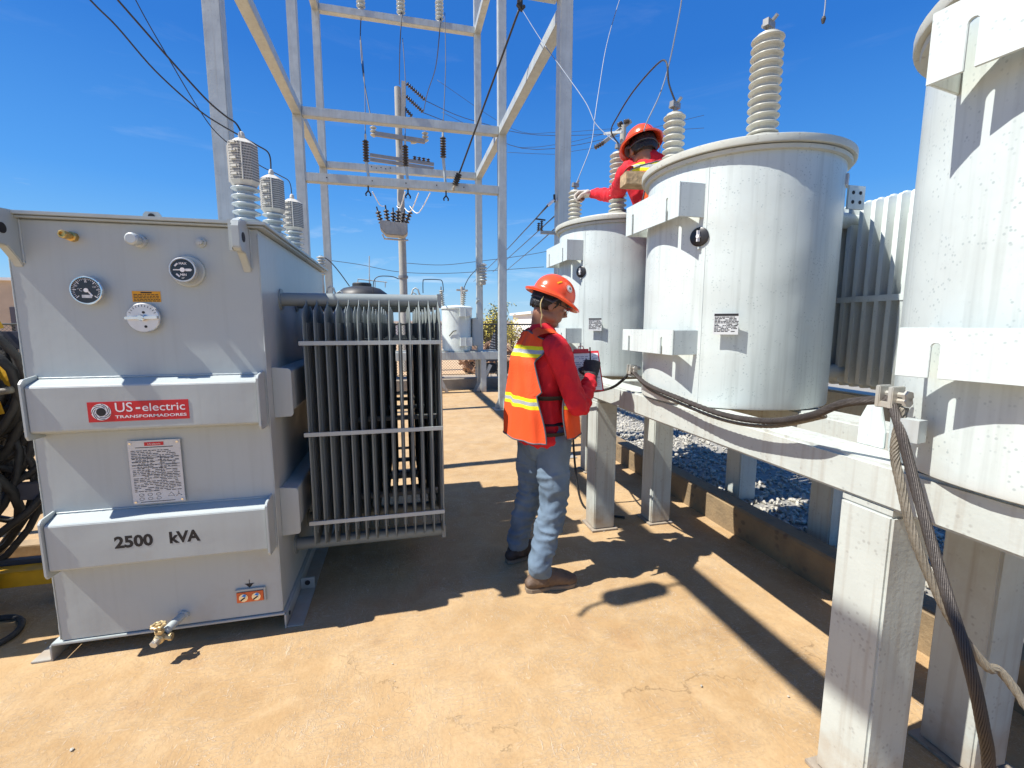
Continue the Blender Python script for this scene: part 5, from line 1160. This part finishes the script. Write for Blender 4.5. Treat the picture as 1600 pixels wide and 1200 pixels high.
wire([g0, g0+V(.05,-.1,.35), g0+V(.1,-.2,.9)], .010, 'dark wire rising from the clamp out of the top of the picture', 'cable_black')
b1a, b1b = Vector((1.585, 3.237, 2.75)), Vector((1.42, 3.672, 2.58)); b2a = Vector((1.585, 1.835, 2.75)); b2b = Vector((1.42, 2.27, 2.60))
wire(pxw([(815, 14, 5.6), (845, 62, 5.0), (880, 110, 4.5), (915, 160, 4.0), (932, 195, 3.7)])+[b1a], .0040, 'light grey wire from the clamp down to the bushing beside the man on the stand', 'cable_wire_light')
wire(pxw([(990, -60, 4.6), (968, 0, 4.5), (948, 70, 4.3), (936, 140, 4.1), (930, 180, 4.0), (924, 225, 3.85), (908, 268, 3.75)])+[b1b], .0040, 'grey wire dropping behind the guy to the farthest bushing of the far round transformer', 'cable_wire_light')
wire(pxw([(1070, -60, 2.4), (1065, 0, 2.45), (1054, 60, 2.5), (1043, 110, 2.55), (1030, 150, 2.58), (1012, 188, 2.62), (1006, 205, 2.64)]), .004, 'light wire hanging down to the hard hat of the man on the stand', 'cable_wire_light')
wire([b2b]+pxw([(1045, 130, 2.28), (1041, 97, 2.3), (1026, 101, 2.5), (990, 142, 2.8), (966, 180, 3.0), (955, 205, 3.15)])+[b1a], .0048, 'dark jumper arching from the middle transformer to the bushing of the far one', 'cable_black')
wire(pxw([(1292, -60, 1.9), (1290, 0, 1.9), (1287, 28, 1.9)]), .0035, 'short wire end hanging into the top right of the sky', 'cable_wire_light')
build('wire_end_clamp', MB().lathe([(.007,0),(.010,.01),(.006,.028)], aty(1287, 26, 1.9), (0,0,-1), 8), 'cable_black', origin=aty(1287, 26, 1.9), label='tiny clamp on the wire end in the top right of the sky', cat='clamp')
YI = YF+.062
for i, (x, pts, lab) in enumerate(((PI_[0], [(563, 60, YI), (568, 120, 9.2), (579, 182, 8.4)], 'thin wire curving down from the left insulator on the top beam'), (PI_[1], [(625, 70, YI), (624, 132, 11.5)], 'thin wire dropping from the middle insulator on the top beam'), (PI_[2], [(686, 60, YI), (680, 108, 11), (668, 145, 13), (662, 174, 14.7)], 'thin wire curving from the right insulator to the strings on the pole'))):
    wire([V(x, YI, zA+.78), V(x+.03, YI, zA+.3)]+pxw(pts), .010, lab)
    wire([V(x, YI+.1, zA+1.9), V(x, YI, zA+.80)], .012, ('wire above the left insulator', 'wire above the middle insulator', 'wire above the right insulator')[i]+' on the top beam, leaving the picture')
for (a, c, lab) in ((aty(563, 55, YI), CO[0], 'thin drop wire to the leftmost fuse cutout'), (aty(629, 60, YI), CO[1], 'thin drop wire to the middle fuse cutout'), (aty(695, 20, YI), CO[2], 'thin drop wire to the rightmost fuse cutout')):
    wire([a, a.lerp(c, .5)+V(.03, 0, 0), c], .007, lab)

# ------------------------------------------------------------------ utility pole with its switch
PY = 15.
mat('switch_grey', (.27, .28, .28), .5, 0, .15, 4, streak=((.2, .17, .14), .5)); mat('arm_steel', (.22, .23, .24), .5, .2, .15, 6)
def pole(x, y, h, r0, r1, label, m='pole_concrete'):
    t = thing('utility_pole', (x, y, 0), label, 'utility pole'); build('shaft', MB().lathe([(r0, 0), (r1, h)], (x, y, 0), (0,0,1), 12), m, t, smooth=40); return t
px0 = aty(626, 300, PY).x
UP_ = pole(px0, PY, 8.45, .135, .098, 'tall concrete utility pole with crossarms and a switch, seen through the gantry')
at = lambda px, py, y=PY: aty(px, py, y)
def string(a, b, n, r, parent, name='insulator_string', m='porcelain_dark'):
    a = Vector(a); b = Vector(b); d = b-a; return build(name, shed_stack(MB(), a, d, d.length, r, n, core=.35, seg=14), m, parent, smooth=60)
build('riser', MB().bar(at(630, 190, PY-.2), at(630.5, 128, PY-.2), .12, .12), 'pole_concrete', UP_)
build('crossarm', MB().bar(at(586, 209, PY-.2), at(664, 221, PY-.2), .09, .12), 'arm_steel', UP_)
for q in (242, 249): build('crossarm', MB().bar(at(578, q, PY-.18-(q-242)*.07), at(678, q+15, PY-.18-(q-242)*.07), .06, .09), 'arm_steel', UP_)
build('brace', MB().bar(at(626, 232, PY-.16), at(626, 215, PY-.2), .05, .05), 'arm_steel', UP_)
string(at(635, 130), at(664, 156), 9, .062, UP_); string(at(634, 150), at(661, 175), 9, .062, UP_); string(at(633, 170), at(644, 182), 4, .062, UP_)
for a, b in (((583, 197), (584, 214)), ((664, 206), (665, 222)), ((646, 219), (647, 224))): string(at(*a), at(*b), 3, .10, UP_, 'pin_insulator', 'porcelain_tan')
for x in (648, 655, 662, 669): string(at(x, 244+(x-648)*.18), at(x, 253+(x-648)*.18), 3, .06, UP_, 'pin_insulator', 'porcelain_dark')
build('band', MB().lathe([(.15, 0), (.15, .08)], (px0, PY, 2.9), (0,0,1), 16), 'arm_steel', UP_)
t = thing('pole_switch', at(615, 357, PY-.6), 'grey switch tank with six dark bushings mounted on the utility pole', 'pole switch')
c = at(614, 358, PY-.55); mb = MB().prism([(-.36,.20),(.42,.14),(.42,-.14),(.30,-.22),(-.20,-.20),(-.36,-.02)], c+V(0,-.25,0), (1,0,0), (0,0,1), (0,1,0), .5); build('tank', mb, 'switch_grey', t, bevel=.02)
for i, (x, lean) in enumerate(((-.32, -.10), (-.14, -.04), (.02, 0), (.14, .03), (.26, .08), (.38, .14))):
    a = c+V(x, -.12 if i % 2 else .12, .16); b = a+V(lean, 0, .36); bsh = string(a, b, 4, .085, t, 'bushing'); build('terminal', MB().cyl(b, b+V(lean*.3, 0, .12), .02, n=8), 'cable_black', bsh)
build('mounting_frame', MB().tube([c+V(-.3,-.2,-.2), c+V(-.25,-.2,-.32), c+V(.3,-.2,-.34), c+V(.42,0,-.30)], .025, 6), 'galv_steel', t)
for i, (a, b, m_, lab) in enumerate((((582, 300), (601, 322), -8, 'white lead from the fuse clip to the left switch bushing'), ((633, 300), (620, 322), 5, 'white lead from the middle fuse clip to the switch'), ((654, 302), (632, 325), 9, 'white lead curving to the right switch bushing'), ((672, 302), (640, 322), 14, 'longest white lead, sagging to the right of the switch'))):
    A, Bq = at(*a, 9.), at(*b, PY-.5); mid = (A+Bq)/2+V(0, 0, -.12*i/2-.1); wire([A, mid, Bq], .011, lab, 'white_paint')
# second pole behind the far round transformer
p2 = aty(972, 260, 13).x; U2 = pole(p2, 13, aty(972, 196, 13).z, .11, .085, 'pale utility pole behind the man on the stand, with a slanting crossarm')
build('crossarm', MB().bar(aty(944, 222, 13), aty(985, 190, 13.2), .10, .10), 'pole_concrete', U2)
build('crossarm', MB().bar(aty(944, 209, 13.3), aty(972, 206, 12.8), .06, .06), 'galv_steel', U2)
for a, b in (((929, 231), (943, 223)), ((966, 196), (972, 192)), ((975, 191), (983, 189))): string(aty(*a, 13), aty(*b, 13), 4, .07, U2)
# bracket arm with two dark insulators on the near right gantry post
q0, q1 = aty(845, 363, 4.72), aty(871, 364, 4.72)
t = thing('arm_insulator', q1, 'short arm with two dark insulators standing beside the near right gantry post', 'insulator')
build('arm', MB().bar(q0, q1+V(.02, 0, 0), .035, .03), 'galv_steel', t)
string(aty(841, 361, 4.72), aty(842, 348, 4.72), 4, .018, t, 'sheds'); string(aty(846, 361, 4.72), aty(846.5, 345, 4.72), 5, .018, t, 'sheds'); build('cap', MB().bar(aty(837, 342, 4.72), aty(852, 344, 4.72), .02, .012), 'cable_black', t)
t = thing('dead_end_clamp', aty(868, 316, 4.7), 'small white dead end with a dark pin on the near right gantry post', 'clamp')
build('clevis', MB().tube([aty(872, 313, 4.72), aty(864, 314, 4.7), aty(856, 321, 4.7)], .016, 8), 'white_paint', t); build('pin', MB().cyl(aty(866, 304, 4.7), aty(866.5, 316, 4.7), .012, n=8), 'cable_black', t)
# far overhead lines
LN = [([(664, 157, PY), (745, 190, 17), (870, 212, 20), (1100, 200, 24)], 'power line from the upper string of the pole to the right'), ([(661, 176, PY), (750, 207, 17), (868, 232, 20), (1100, 180, 24)], 'power line from the lower string of the pole to the right'),
      ([(683, 125, 30), (800, 201, 30), (867, 207, 30), (930, 203, 30), (960, 201, 30)], 'thin line passing behind the gantry posts at the height of the hard hat'), ([(690, 175, 26), (793, 225, 26), (830, 230, 26), (867, 226, 26), (897, 221, 26), (945, 209, 26)], 'sagging thin line just above the lowest of three'), ([(793, 238, 28), (867, 241, 28), (897, 236, 28), (930, 231, 28)], 'lowest of three thin lines reaching the slanting crossarm'),
      ([(500, 405, 20), (560, 413, 20), (625, 425, 20), (700, 427, 20), (780, 422, 20), (850, 417, 20)], 'long low line crossing behind the pole above the radiators'), ([(634, 411, 20), (690, 414, 20), (750, 408, 20), (820, 399, 20), (868, 390, 20)], 'low line from the pole rising to the near right gantry post'),
      ([(856, 321, 4.7), (820, 360, 9), (780, 402, 14), (740, 440, 24)], 'dark line running down and away from the white dead end'), ([(866, 338, 7), (820, 380, 12), (770, 425, 20)], 'middle of the three lines running away beside the gantry'), ([(866, 358, 7), (830, 390, 12), (785, 428, 20)], 'lowest of the three lines running away beside the gantry')]
for pts, lab in LN: wire(pxw(pts), .011 if pts[-1][2] > 15 else .012, lab)

# ------------------------------------------------------------------ second row: far stand, small transformer, fence, scrap, tree
FS = thing('far_stand', (1.2, 9.8, 0), 'low steel stand between the far gantry posts carrying a small transformer', 'stand')
build('beam', MB().box((-1.25, 9.70, .715), (2.15, 9.86, .885)), LG, FS, bevel=.008); build('beam', MB().box((-1.25, 10.35, .715), (2.15, 10.5, .885)), LG, FS, bevel=.008); build('end_beam', MB().box((1.72, 9.863, .72), (1.86, 10.347, .88)), LG, FS, bevel=.008)
for x in (-1.2, .55, 1.66):
    for y, z in ((9.71, 0), (10.36, .25)): build('leg', MB().box((x, y, z), (x+.12, y+.12, .714)), LG, FS, bevel=.006)
for x0, sg in ((.93, 1), (1.60, -1)): build('brace', MB().bar((x0, 9.77, .02), (x0-sg*.28, 9.77, .60), .07, .07), LG, FS)
sx0, sy0 = 1.20, 10.08
SM = thing('small_transformer', (sx0, sy0, .885), 'small round white transformer on the far stand, right of the radiators', 'transformer')
build('tank', MB().lathe([(.31, 0), (.325, .02), (.325, .90), (.345, .91), (.345, .94), (.30, .97), (0, 1.0)], (sx0, sy0, .886), (0,0,1), 36), 'galv_tank', SM, smooth=35)
for z in (1.72, 1.10):
    mb = MB().box((sx0+.02, sy0-.42, z-.09), (sx0+.27, sy0-.41, z+.09))
    for x in (sx0+.02, sx0+.262): mb.box((x, sy0-.409, z-.09), (x+.008, sy0-.18, z+.09))
    mb.box((sx0+.13, sy0-.43, z-.16), (sx0+.145, sy0-.421, z+.09)); build('hanger', mb, 'galv_tank', SM)
build('cooling_box', MB().box((sx0+.31, sy0-.2, 1.0), (sx0+.52, sy0+.3, 1.60)), 'grey_paint', SM, bevel=.02)
for px, ln_ in ((692, -.03), (723, .04)):
    b0 = V(aty(px, 480, sy0).x, sy0, 1.86); b1 = b0+V(ln_, 0, .34); o = string(b0, b1, 8, .055, SM, 'bushing', 'porcelain_tan'); build('terminal', MB().cyl(b1, b1+V(0,0,.07), .014, n=8), 'galv_steel', o)
build('earth_strap', MB().tube([(sx0-.2, sy0-.28, 1.22), (sx0-.12, sy0-.33, 1.32), (sx0-.05, sy0-.34, 1.34)], .01, 6), 'cable_black', SM)
wire([aty(693, 456, sy0), aty(691, 440, sy0), aty(684, 437, sy0), aty(664, 437, sy0), aty(661, 440, sy0), aty(661, 458, sy0)], .009, 'square wire loop above the small transformer bushing')
wire([aty(583, 458, 10.2), aty(584, 440, 10.2), aty(592, 432, 10.2), aty(612, 432, 10.2), aty(623, 436, 10.2)], .010, 'rounded wire loop above the radiators left of the pole')
wire(pxw([(724, 452, 10.1), (732, 435, 10), (745, 420, 9.95)]), .008, 'thin wire from the small transformer up to the insulator on the far right post')
t = thing('post_side_insulator', V(1.66, 9.85, 2.6), 'ribbed grey insulator on the front of the far right gantry post', 'insulator')
a = aty(755, 440, 9.80); build('sheds', shed_stack(MB(), a, (0,0,1), .38, .085, 6), 'porcelain_grey', t, smooth=60); build('base', MB().box((a.x-.05, a.y-.04, a.z-.06), (a.x+.05, a.y+.10, a.z-.001)), 'galv_steel', t)
t = thing('standing_insulator', V(-1.2, 9.8, 2.2), 'ribbed grey insulator behind the end of the big transformer lid', 'insulator')
a = aty(503, 430, 9.7); build('sheds', shed_stack(MB(), a, (0,0,1), .36, .085, 7), 'porcelain_grey', t, smooth=60); build('stem', MB().cyl(V(a.x, a.y, .886), a, .04, n=10), 'galv_steel', t)
wire([a+V(0,0,.37), aty(515, 408, 9.7), aty(530, 425, 9.9), aty(546, 447, 10.2)], .010, 'thin wire from the insulator behind the big transformer lid')
wt = aty(566, 455, 11.6); WT = thing('water_tank', V(wt.x, 11.6, .12), 'black domed water tank standing beyond the radiators', 'water tank')
zt_ = aty(566, 449, 11.6).z
mb = MB(); prof = [(.60, 0)]
for i in range(9): z = .12+.2*i; prof += [(.60, z), (.585, z+.05), (.585, z+.10), (.60, z+.15)]
prof += [(.60, zt_-.36), (.57, zt_-.26), (.42, zt_-.15), (.22, zt_-.10), (.22, zt_-.04), (.20, zt_-.02), (0, zt_-.01)]
prof = [p for p in prof if p[1] <= zt_-.01]; build('shell', MB().lathe(prof, (wt.x, 11.6, .12), (0,0,1), 32), 'water_tank_black', WT, smooth=40)
mb = MB()
for a, b in (((559, 447), (559, 436)), ((559, 436), (605, 441)), ((602, 441), (602, 449)), ((586, 438), (586, 449)), ((577, 446), (577, 400))): mb.tube([aty(*a, 11.6), aty(*b, 11.6)], .012, 6)
build('pipe_frame', mb, 'galv_steel', WT)
mat('plate_dull', (.20, .19, .17), .6, .2, .1)
# chain link fence
FY = 12.6; FN = thing('chain_link_fence', (2, FY, 0), 'chain link fence with pipe rail along the back of the yard', 'fence')
fx0, fx1, fz0, fz1 = -9.0, 15.0, .05, 1.47
mb = MB(); H_ = fz1-fz0; stp = .075
k = int((fx1-fx0+H_)/stp)
for i in range(k):
    for sg in (1, -1):
        xa = fx0-H_+stp*i if sg > 0 else fx0+stp*i; xb = xa+sg*H_; za, zb_ = fz0, fz1
        if sg > 0 and xa < fx0: za += fx0-xa; xa = fx0
        if sg > 0 and xb > fx1: zb_ -= xb-fx1; xb = fx1
        if sg < 0 and xb < fx0: zb_ -= fx0-xb; xb = fx0
        if xa >= fx1 or zb_ <= za: continue
        y = FY+.003*sg; d = .0046; mb.add([(xa-d, y, za), (xa+d, y, za), (xb+d, y, zb_), (xb-d, y, zb_), (xa, y+d*1.6, za), (xb, y+d*1.6, zb_)], [(0,1,2,3), (1,4,5,2), (4,0,3,5)])
build('wire_mesh', mb, 'plate_dull', FN, fixn=False)
build('top_rail', MB().cyl((fx0, FY, fz1), (fx1, FY, fz1), .022, n=8), 'ground_lead', FN); build('bottom_wire', MB().cyl((fx0, FY, .10), (fx1, FY, .10), .010, n=6), 'ground_lead', FN)
for i in range(9): build('post', MB().cyl((fx0+.6+2.75*i, FY+.03, 0), (fx0+.6+2.75*i, FY+.03, fz1+.03), .030, n=10), 'ground_lead', FN)
# scrap heap, cart, panel behind the fence
mb = MB(); rg = random.Random(21)
for i in range(170):
    x = 1.9+3.6*rg.random(); hgt = .55*math.exp(-((x-2.9)/1.0)**2)+.25; p = V(x, 13.6+1.0*rg.random(), .05+hgt*rg.random()); d = V(rg.random()-.5, rg.random()-.5, (rg.random()-.5)*.6); mb.obox(p, d, d.orthogonal(), d.cross(d.orthogonal()), .12+.25*rg.random(), .03+.05*rg.random(), .02+.03*rg.random())
build('scrap_heap', mb, 'scrap', kind='stuff', label='heap of brown scrap wood and metal behind the fence')
c0 = aty(766, 583, 11.3); CT = thing('equipment_cart', V(c0.x, 11.3, .12), 'small dark wheeled machine in a pipe frame beside the far stand', 'cart')
mb = MB()
for dy in (-.22, .22): mb.tube([(c0.x-.26, 11.3+dy, .22), (c0.x-.26, 11.3+dy, .62), (c0.x-.20, 11.3+dy, .68), (c0.x+.22, 11.3+dy, .68), (c0.x+.27, 11.3+dy, .60), (c0.x+.27, 11.3+dy, .24)], .018, 8)
for z in (.24, .67): mb.bar((c0.x-.2, 11.08, z), (c0.x-.2, 11.52, z), .03); mb.bar((c0.x+.2, 11.08, z), (c0.x+.2, 11.52, z), .03)
build('frame', mb, 'cable_black', CT, smooth=40); build('engine', MB().box((c0.x-.12, 11.15, .28), (c0.x+.14, 11.45, .50)), 'cable_black', CT, bevel=.03); build('fuel_tank', MB().box((c0.x-.17, 11.12, .56), (c0.x+.18, 11.48, .66)), 'band_grey', CT, bevel=.02)
for sx_ in (-.22, .24):
    w = build('wheel', MB().lathe([(.05,0),(.115,.005),(.13,.02),(.13,.05),(.115,.065),(.05,.07)], (c0.x+sx_, 11.06, .25), (0,-1,0), 20), 'cable_black', CT, smooth=40); build('hub', MB().lathe([(.04,0),(.03,.08)], (c0.x+sx_, 11.06, .25), (0,-1,0), 10), 'galv_steel', w)
t = thing('slatted_panel', V(2.75, 12.9, .5), 'tilted ribbed panel leaning behind the fence', 'panel')
c = aty(775, 540, 12.9); build('sheet', MB().obox(c, (1,0,-.3), (.3,.1,1), (0,1,0), .17, .34, .012), 'band_grey', t)
mb = MB()
for i in range(9): mb.obox(c+V(0,-.016,0)+V(.3,.1,1).normalized()*(-.30+.075*i), (1,0,-.3), (.3,.1,1), (0,1,0), .165, .012, .004)
build('ribs', mb, 'plate_silver', t)
# pale shrub tree beyond the fence
def tree(x, y, h, r, n, label, m='leaf', seed=1, group=None):
    rg = random.Random(seed); t = thing('desert_tree', (x, y, 0), label, 'tree', group)
    mb = MB(); tips = []
    for i in range(9):
        a = rg.random()*6.28; rr = r*(.25+.7*rg.random()); zt = h*(.45+.5*rg.random()); p0 = V(x+.06*math.cos(a), y+.06*math.sin(a), 0); p1 = V(x+rr*.35*math.cos(a), y+rr*.35*math.sin(a), zt*.5); p2 = V(x+rr*math.cos(a), y+rr*math.sin(a), zt)
        mb.tube(smooth_path([p0, p1, p2], 4), [.05-.042*q/8 for q in range(9)], 6)
        for q in range(5): b = p1.lerp(p2, .2+.18*q); e_ = b+V((rg.random()-.5)*r*.8, (rg.random()-.5)*r*.8, rg.random()*h*.25); mb.tube([b, (b+e_)/2+V(0,0,.04), e_], [.014, .009, .003], 5); tips += [e_, (b+e_)/2]
        tips.append(p2)
    build('trunk', mb, 'bark', t, smooth=True)
    mb = MB()
    for i in range(n):
        c = rg.choice(tips); p = c+V(rg.gauss(0, r*.16), rg.gauss(0, r*.16), rg.gauss(0, h*.06)); s = .022+.03*rg.random(); d = V(rg.gauss(0,1), rg.gauss(0,1), rg.gauss(0,1)).normalized(); u = d.orthogonal().normalized()
        mb.add([p-d*s*1.6, p+u*s*.6, p+d*s*1.6, p-u*s*.6], [(0,1,2,3)])
    build('crown', mb, m, t, fixn=False)
tree(2.95, 15.5, 2.25, .80, 2600, 'yellow green desert tree beyond the fence, right of the radiators', seed=4)
tree(4.7, 19.5, 1.7, .8, 900, 'sparse desert tree beyond the fence, left of the worker in the aisle', seed=9)
tree(-4.2, 22., 2.0, 1.3, 1500, 'low desert tree far behind the big transformer', seed=12)
# white wall and sheds in the distance
def block(name, x0, y0, x1, y1, h, m, label, cat='building', doors=()):
    t = thing(name, ((x0+x1)/2, (y0+y1)/2, 0), label, cat); build('wall', MB().box((x0, y0, 0), (x1, y1, h)), m, t); build('roof', MB().box((x0-.15, y0-.15, h+.002), (x1+.15, y1+.15, h+.12)), 'building_white', t)
    for dx, w, z0, z1 in doors: build('window', MB().box((x0+dx, y0-.03, z0), (x0+dx+w, y0-.002, z1)), 'band_grey', t)
    return t
block('boundary_wall', -30, 46, 60, 46.3, 1.75, 'building_white', 'long low white boundary wall far behind the fence', 'wall')
block('shed', 6.1, 21, 12, 25, 1.98, 'building_white', 'white flat roofed shed behind the worker in the aisle', doors=((.5, .9, .2, 1.6), (2.5, 1, .8, 1.5), (4.2, .8, .8, 1.5)))
block('warehouse', -24, 24, -11, 34, 3.3, 'building_tan', 'tan building with a white eave at the far left behind the transformer', doors=((2, 1, 1.2, 2.2), (5, 1, 1.2, 2.2), (8, 1, 1.2, 2.2), (11, 1.1, 1.2, 2.2)))
t = thing('mast', V(.5, 40, 0), 'thin lattice mast on the horizon behind the water tank', 'mast'); c = aty(577, 420, 40)
build('lattice', MB().lathe([(.10, 0), (.03, aty(577, 412, 40).z)], (c.x, 40, 0), (0,0,1), 4), 'galv_steel', t)
p3 = aty(722, 490, 38); U3 = pole(p3.x, 38, aty(722, 448, 38).z, .14, .11, 'small distant utility pole above the tree'); build('crossarm', MB().bar(aty(713, 453, 38), aty(731, 454, 38), .12, .14), 'pole_concrete', U3)

# ------------------------------------------------------------------ left edge: cable reels and crates beside the transformer
CR = thing('cable_crate', (-2.45, 3.2, 0), 'dark timber crate heaped with black cables and yellow straps behind the big transformer', 'crate')
mb = MB()
for z in (.14, .55, .95, 1.33): mb.box((-3.1, 2.80, z), (-1.72, 2.84, z+.09))
for x in (-3.1, -2.4, -1.80): mb.box((x, 2.841, .10), (x+.08, 2.90, 1.45)); mb.box((x, 3.7, .10), (x+.08, 3.76, 1.45))
for z in (.14, .75, 1.33): mb.box((-1.76, 2.91, z), (-1.72, 3.69, z+.08))
build('frame', mb, 'band_grey', CR, bevel=.004)
build('skid', MB().box((-3.2, 2.70, .13), (-1.66, 2.79, .21)), 'strap_yellow', CR, bevel=.004); build('skid', MB().box((-3.2, 3.3, .03), (-1.68, 3.4, .10)), 'wood', CR, bevel=.004)
build('perforated_channel', MB().obox((-1.785, 2.77, 1.36), (.12,0,1), (1,0,-.12), (0,1,0), .22, .035, .012), 'galv_steel', CR)
mb = MB()
for i in range(7): mb.lathe([(.016, 0), (.016, .002)], (-1.785+.12*(-.18+.06*i), 2.757, 1.36-.18+.06*i), (0,-1,0), 12)
build('channel_holes', mb, 'dark_hole', CR)
rg = random.Random(31)
for q, (lab, cx_, cz_, n_, rr) in enumerate((('loose coil of black cable bulging from the crate front', -2.15, 1.05, 9, .42), ('tight coil of black cable low in the crate', -2.3, .55, 10, .46), ('tangle of black cable hanging over the crate corner', -1.95, .80, 7, .36))):
    mb = MB()
    for i in range(n_):
        a0 = rg.random()*6; r_ = rr*(.7+.5*rg.random()); tl = V(rg.gauss(0,.15), 1, rg.gauss(0,.25)).normalized(); u = tl.orthogonal().normalized(); v = tl.cross(u); c = V(cx_+rg.gauss(0,.09), 2.74+.07*rg.random()+.05*q, cz_+rg.gauss(0,.12))
        mb.tube([c+u*(r_*math.cos(a0+k_*.33))+v*(r_*(.62+.1*rg.random()*0)*math.sin(a0+k_*.33)) for k_ in range(18)], .016+.006*rg.random(), 8, closed=True)
    build('cable_coil', mb, 'cable_black', origin=(cx_, 2.75, cz_-.4), smooth=True, label=lab, cat='cable coil')
for q, (xa, lab) in enumerate(((-1.93, 'yellow strap hooked over the perforated channel'), (-2.06, 'yellow strap left of another strap on the crate'))):
    mb = MB().tube(smooth_path([(xa+.02, 2.80, 1.46), (xa, 2.755, 1.43), (xa+.03, 2.745, 1.30), (xa+.07, 2.735, 1.20), (xa+.13, 2.735, 1.15), (xa+.16, 2.735, 1.05-.1*q)], 4), (.0025, .020), 6, frame=(0,1,0)) if False else MB()
    P = smooth_path([(xa+.02, 2.80, 1.46), (xa, 2.755, 1.43), (xa+.03, 2.72, 1.30), (xa+.07, 2.70, 1.20), (xa+.13, 2.70, 1.14), (xa+.16, 2.70, 1.02)], 4); mb.tube(P, [(.0025, .024)]*len(P), 8, frame=(0,1,.2)); build('strap', mb, 'strap_yellow', origin=P[0], label=lab, cat='strap')
wire([(-2.6, 2.66, .55), (-2.3, 2.60, .95), (-2.0, 2.60, 1.10), (-1.78, 2.62, 1.15)], .017, 'pale hose bent across the black cables beside the transformer', 'cable_pale')
wire([(-2.5, 2.62, .65), (-2.1, 2.55, .80), (-1.95, 2.55, .90)], .026, 'thick grey hose end in front of the black cables', 'cable_pale')
wire([(-2.6, 2.4, .016), (-2.2, 2.22, .016), (-1.95, 2.28, .016), (-1.80, 2.45, .016), (-1.9, 2.62, .016), (-2.2, 2.60, .016)], .014, 'black cable lying in a loop on the slab at the left edge', 'cable_black')

# second open crate, mostly left of the picture, whose shadow falls beside the transformer
C2 = thing('cable_crate', (-2.5, 2.47, 0), 'open crate of looped black cable at the left edge, in front of the dark crate', 'crate')
mb = MB()
for z in (.12, .50, .88, 1.18): mb.box((-3.2, 2.28, z), (-1.93, 2.32, z+.07)); mb.box((-3.2, 2.62, z), (-1.97, 2.66, z+.07))
for x in (-3.2, -2.6, -1.99): mb.box((x, 2.3205, 0), (x+.06, 2.38, 1.25))
build('frame', mb, 'band_grey', C2, bevel=.003)
rg = random.Random(77)
for q, (lab, cz_) in enumerate((('black cable loops spilling over the rim of the open crate', 1.05), ('black cable loops at the bottom of the open crate', .45))):
    mb = MB()
    for i in range(9):
        r_ = .26+.16*rg.random(); c = V(-2.28+rg.gauss(0, .10), 2.47+rg.gauss(0, .035), cz_+rg.gauss(0, .10)); tl = V(rg.gauss(0, .12), 1, rg.gauss(0, .12)).normalized(); u = tl.orthogonal().normalized(); v = tl.cross(u)
        mb.tube([c+u*(r_*math.cos(k_*.33))+v*(r_*.8*math.sin(k_*.33)) for k_ in range(19)], .018, 8, closed=True)
    build('cable_coil', mb, 'cable_black', origin=(-2.28, 2.47, cz_-.4), smooth=True, label=lab, cat='cable coil')
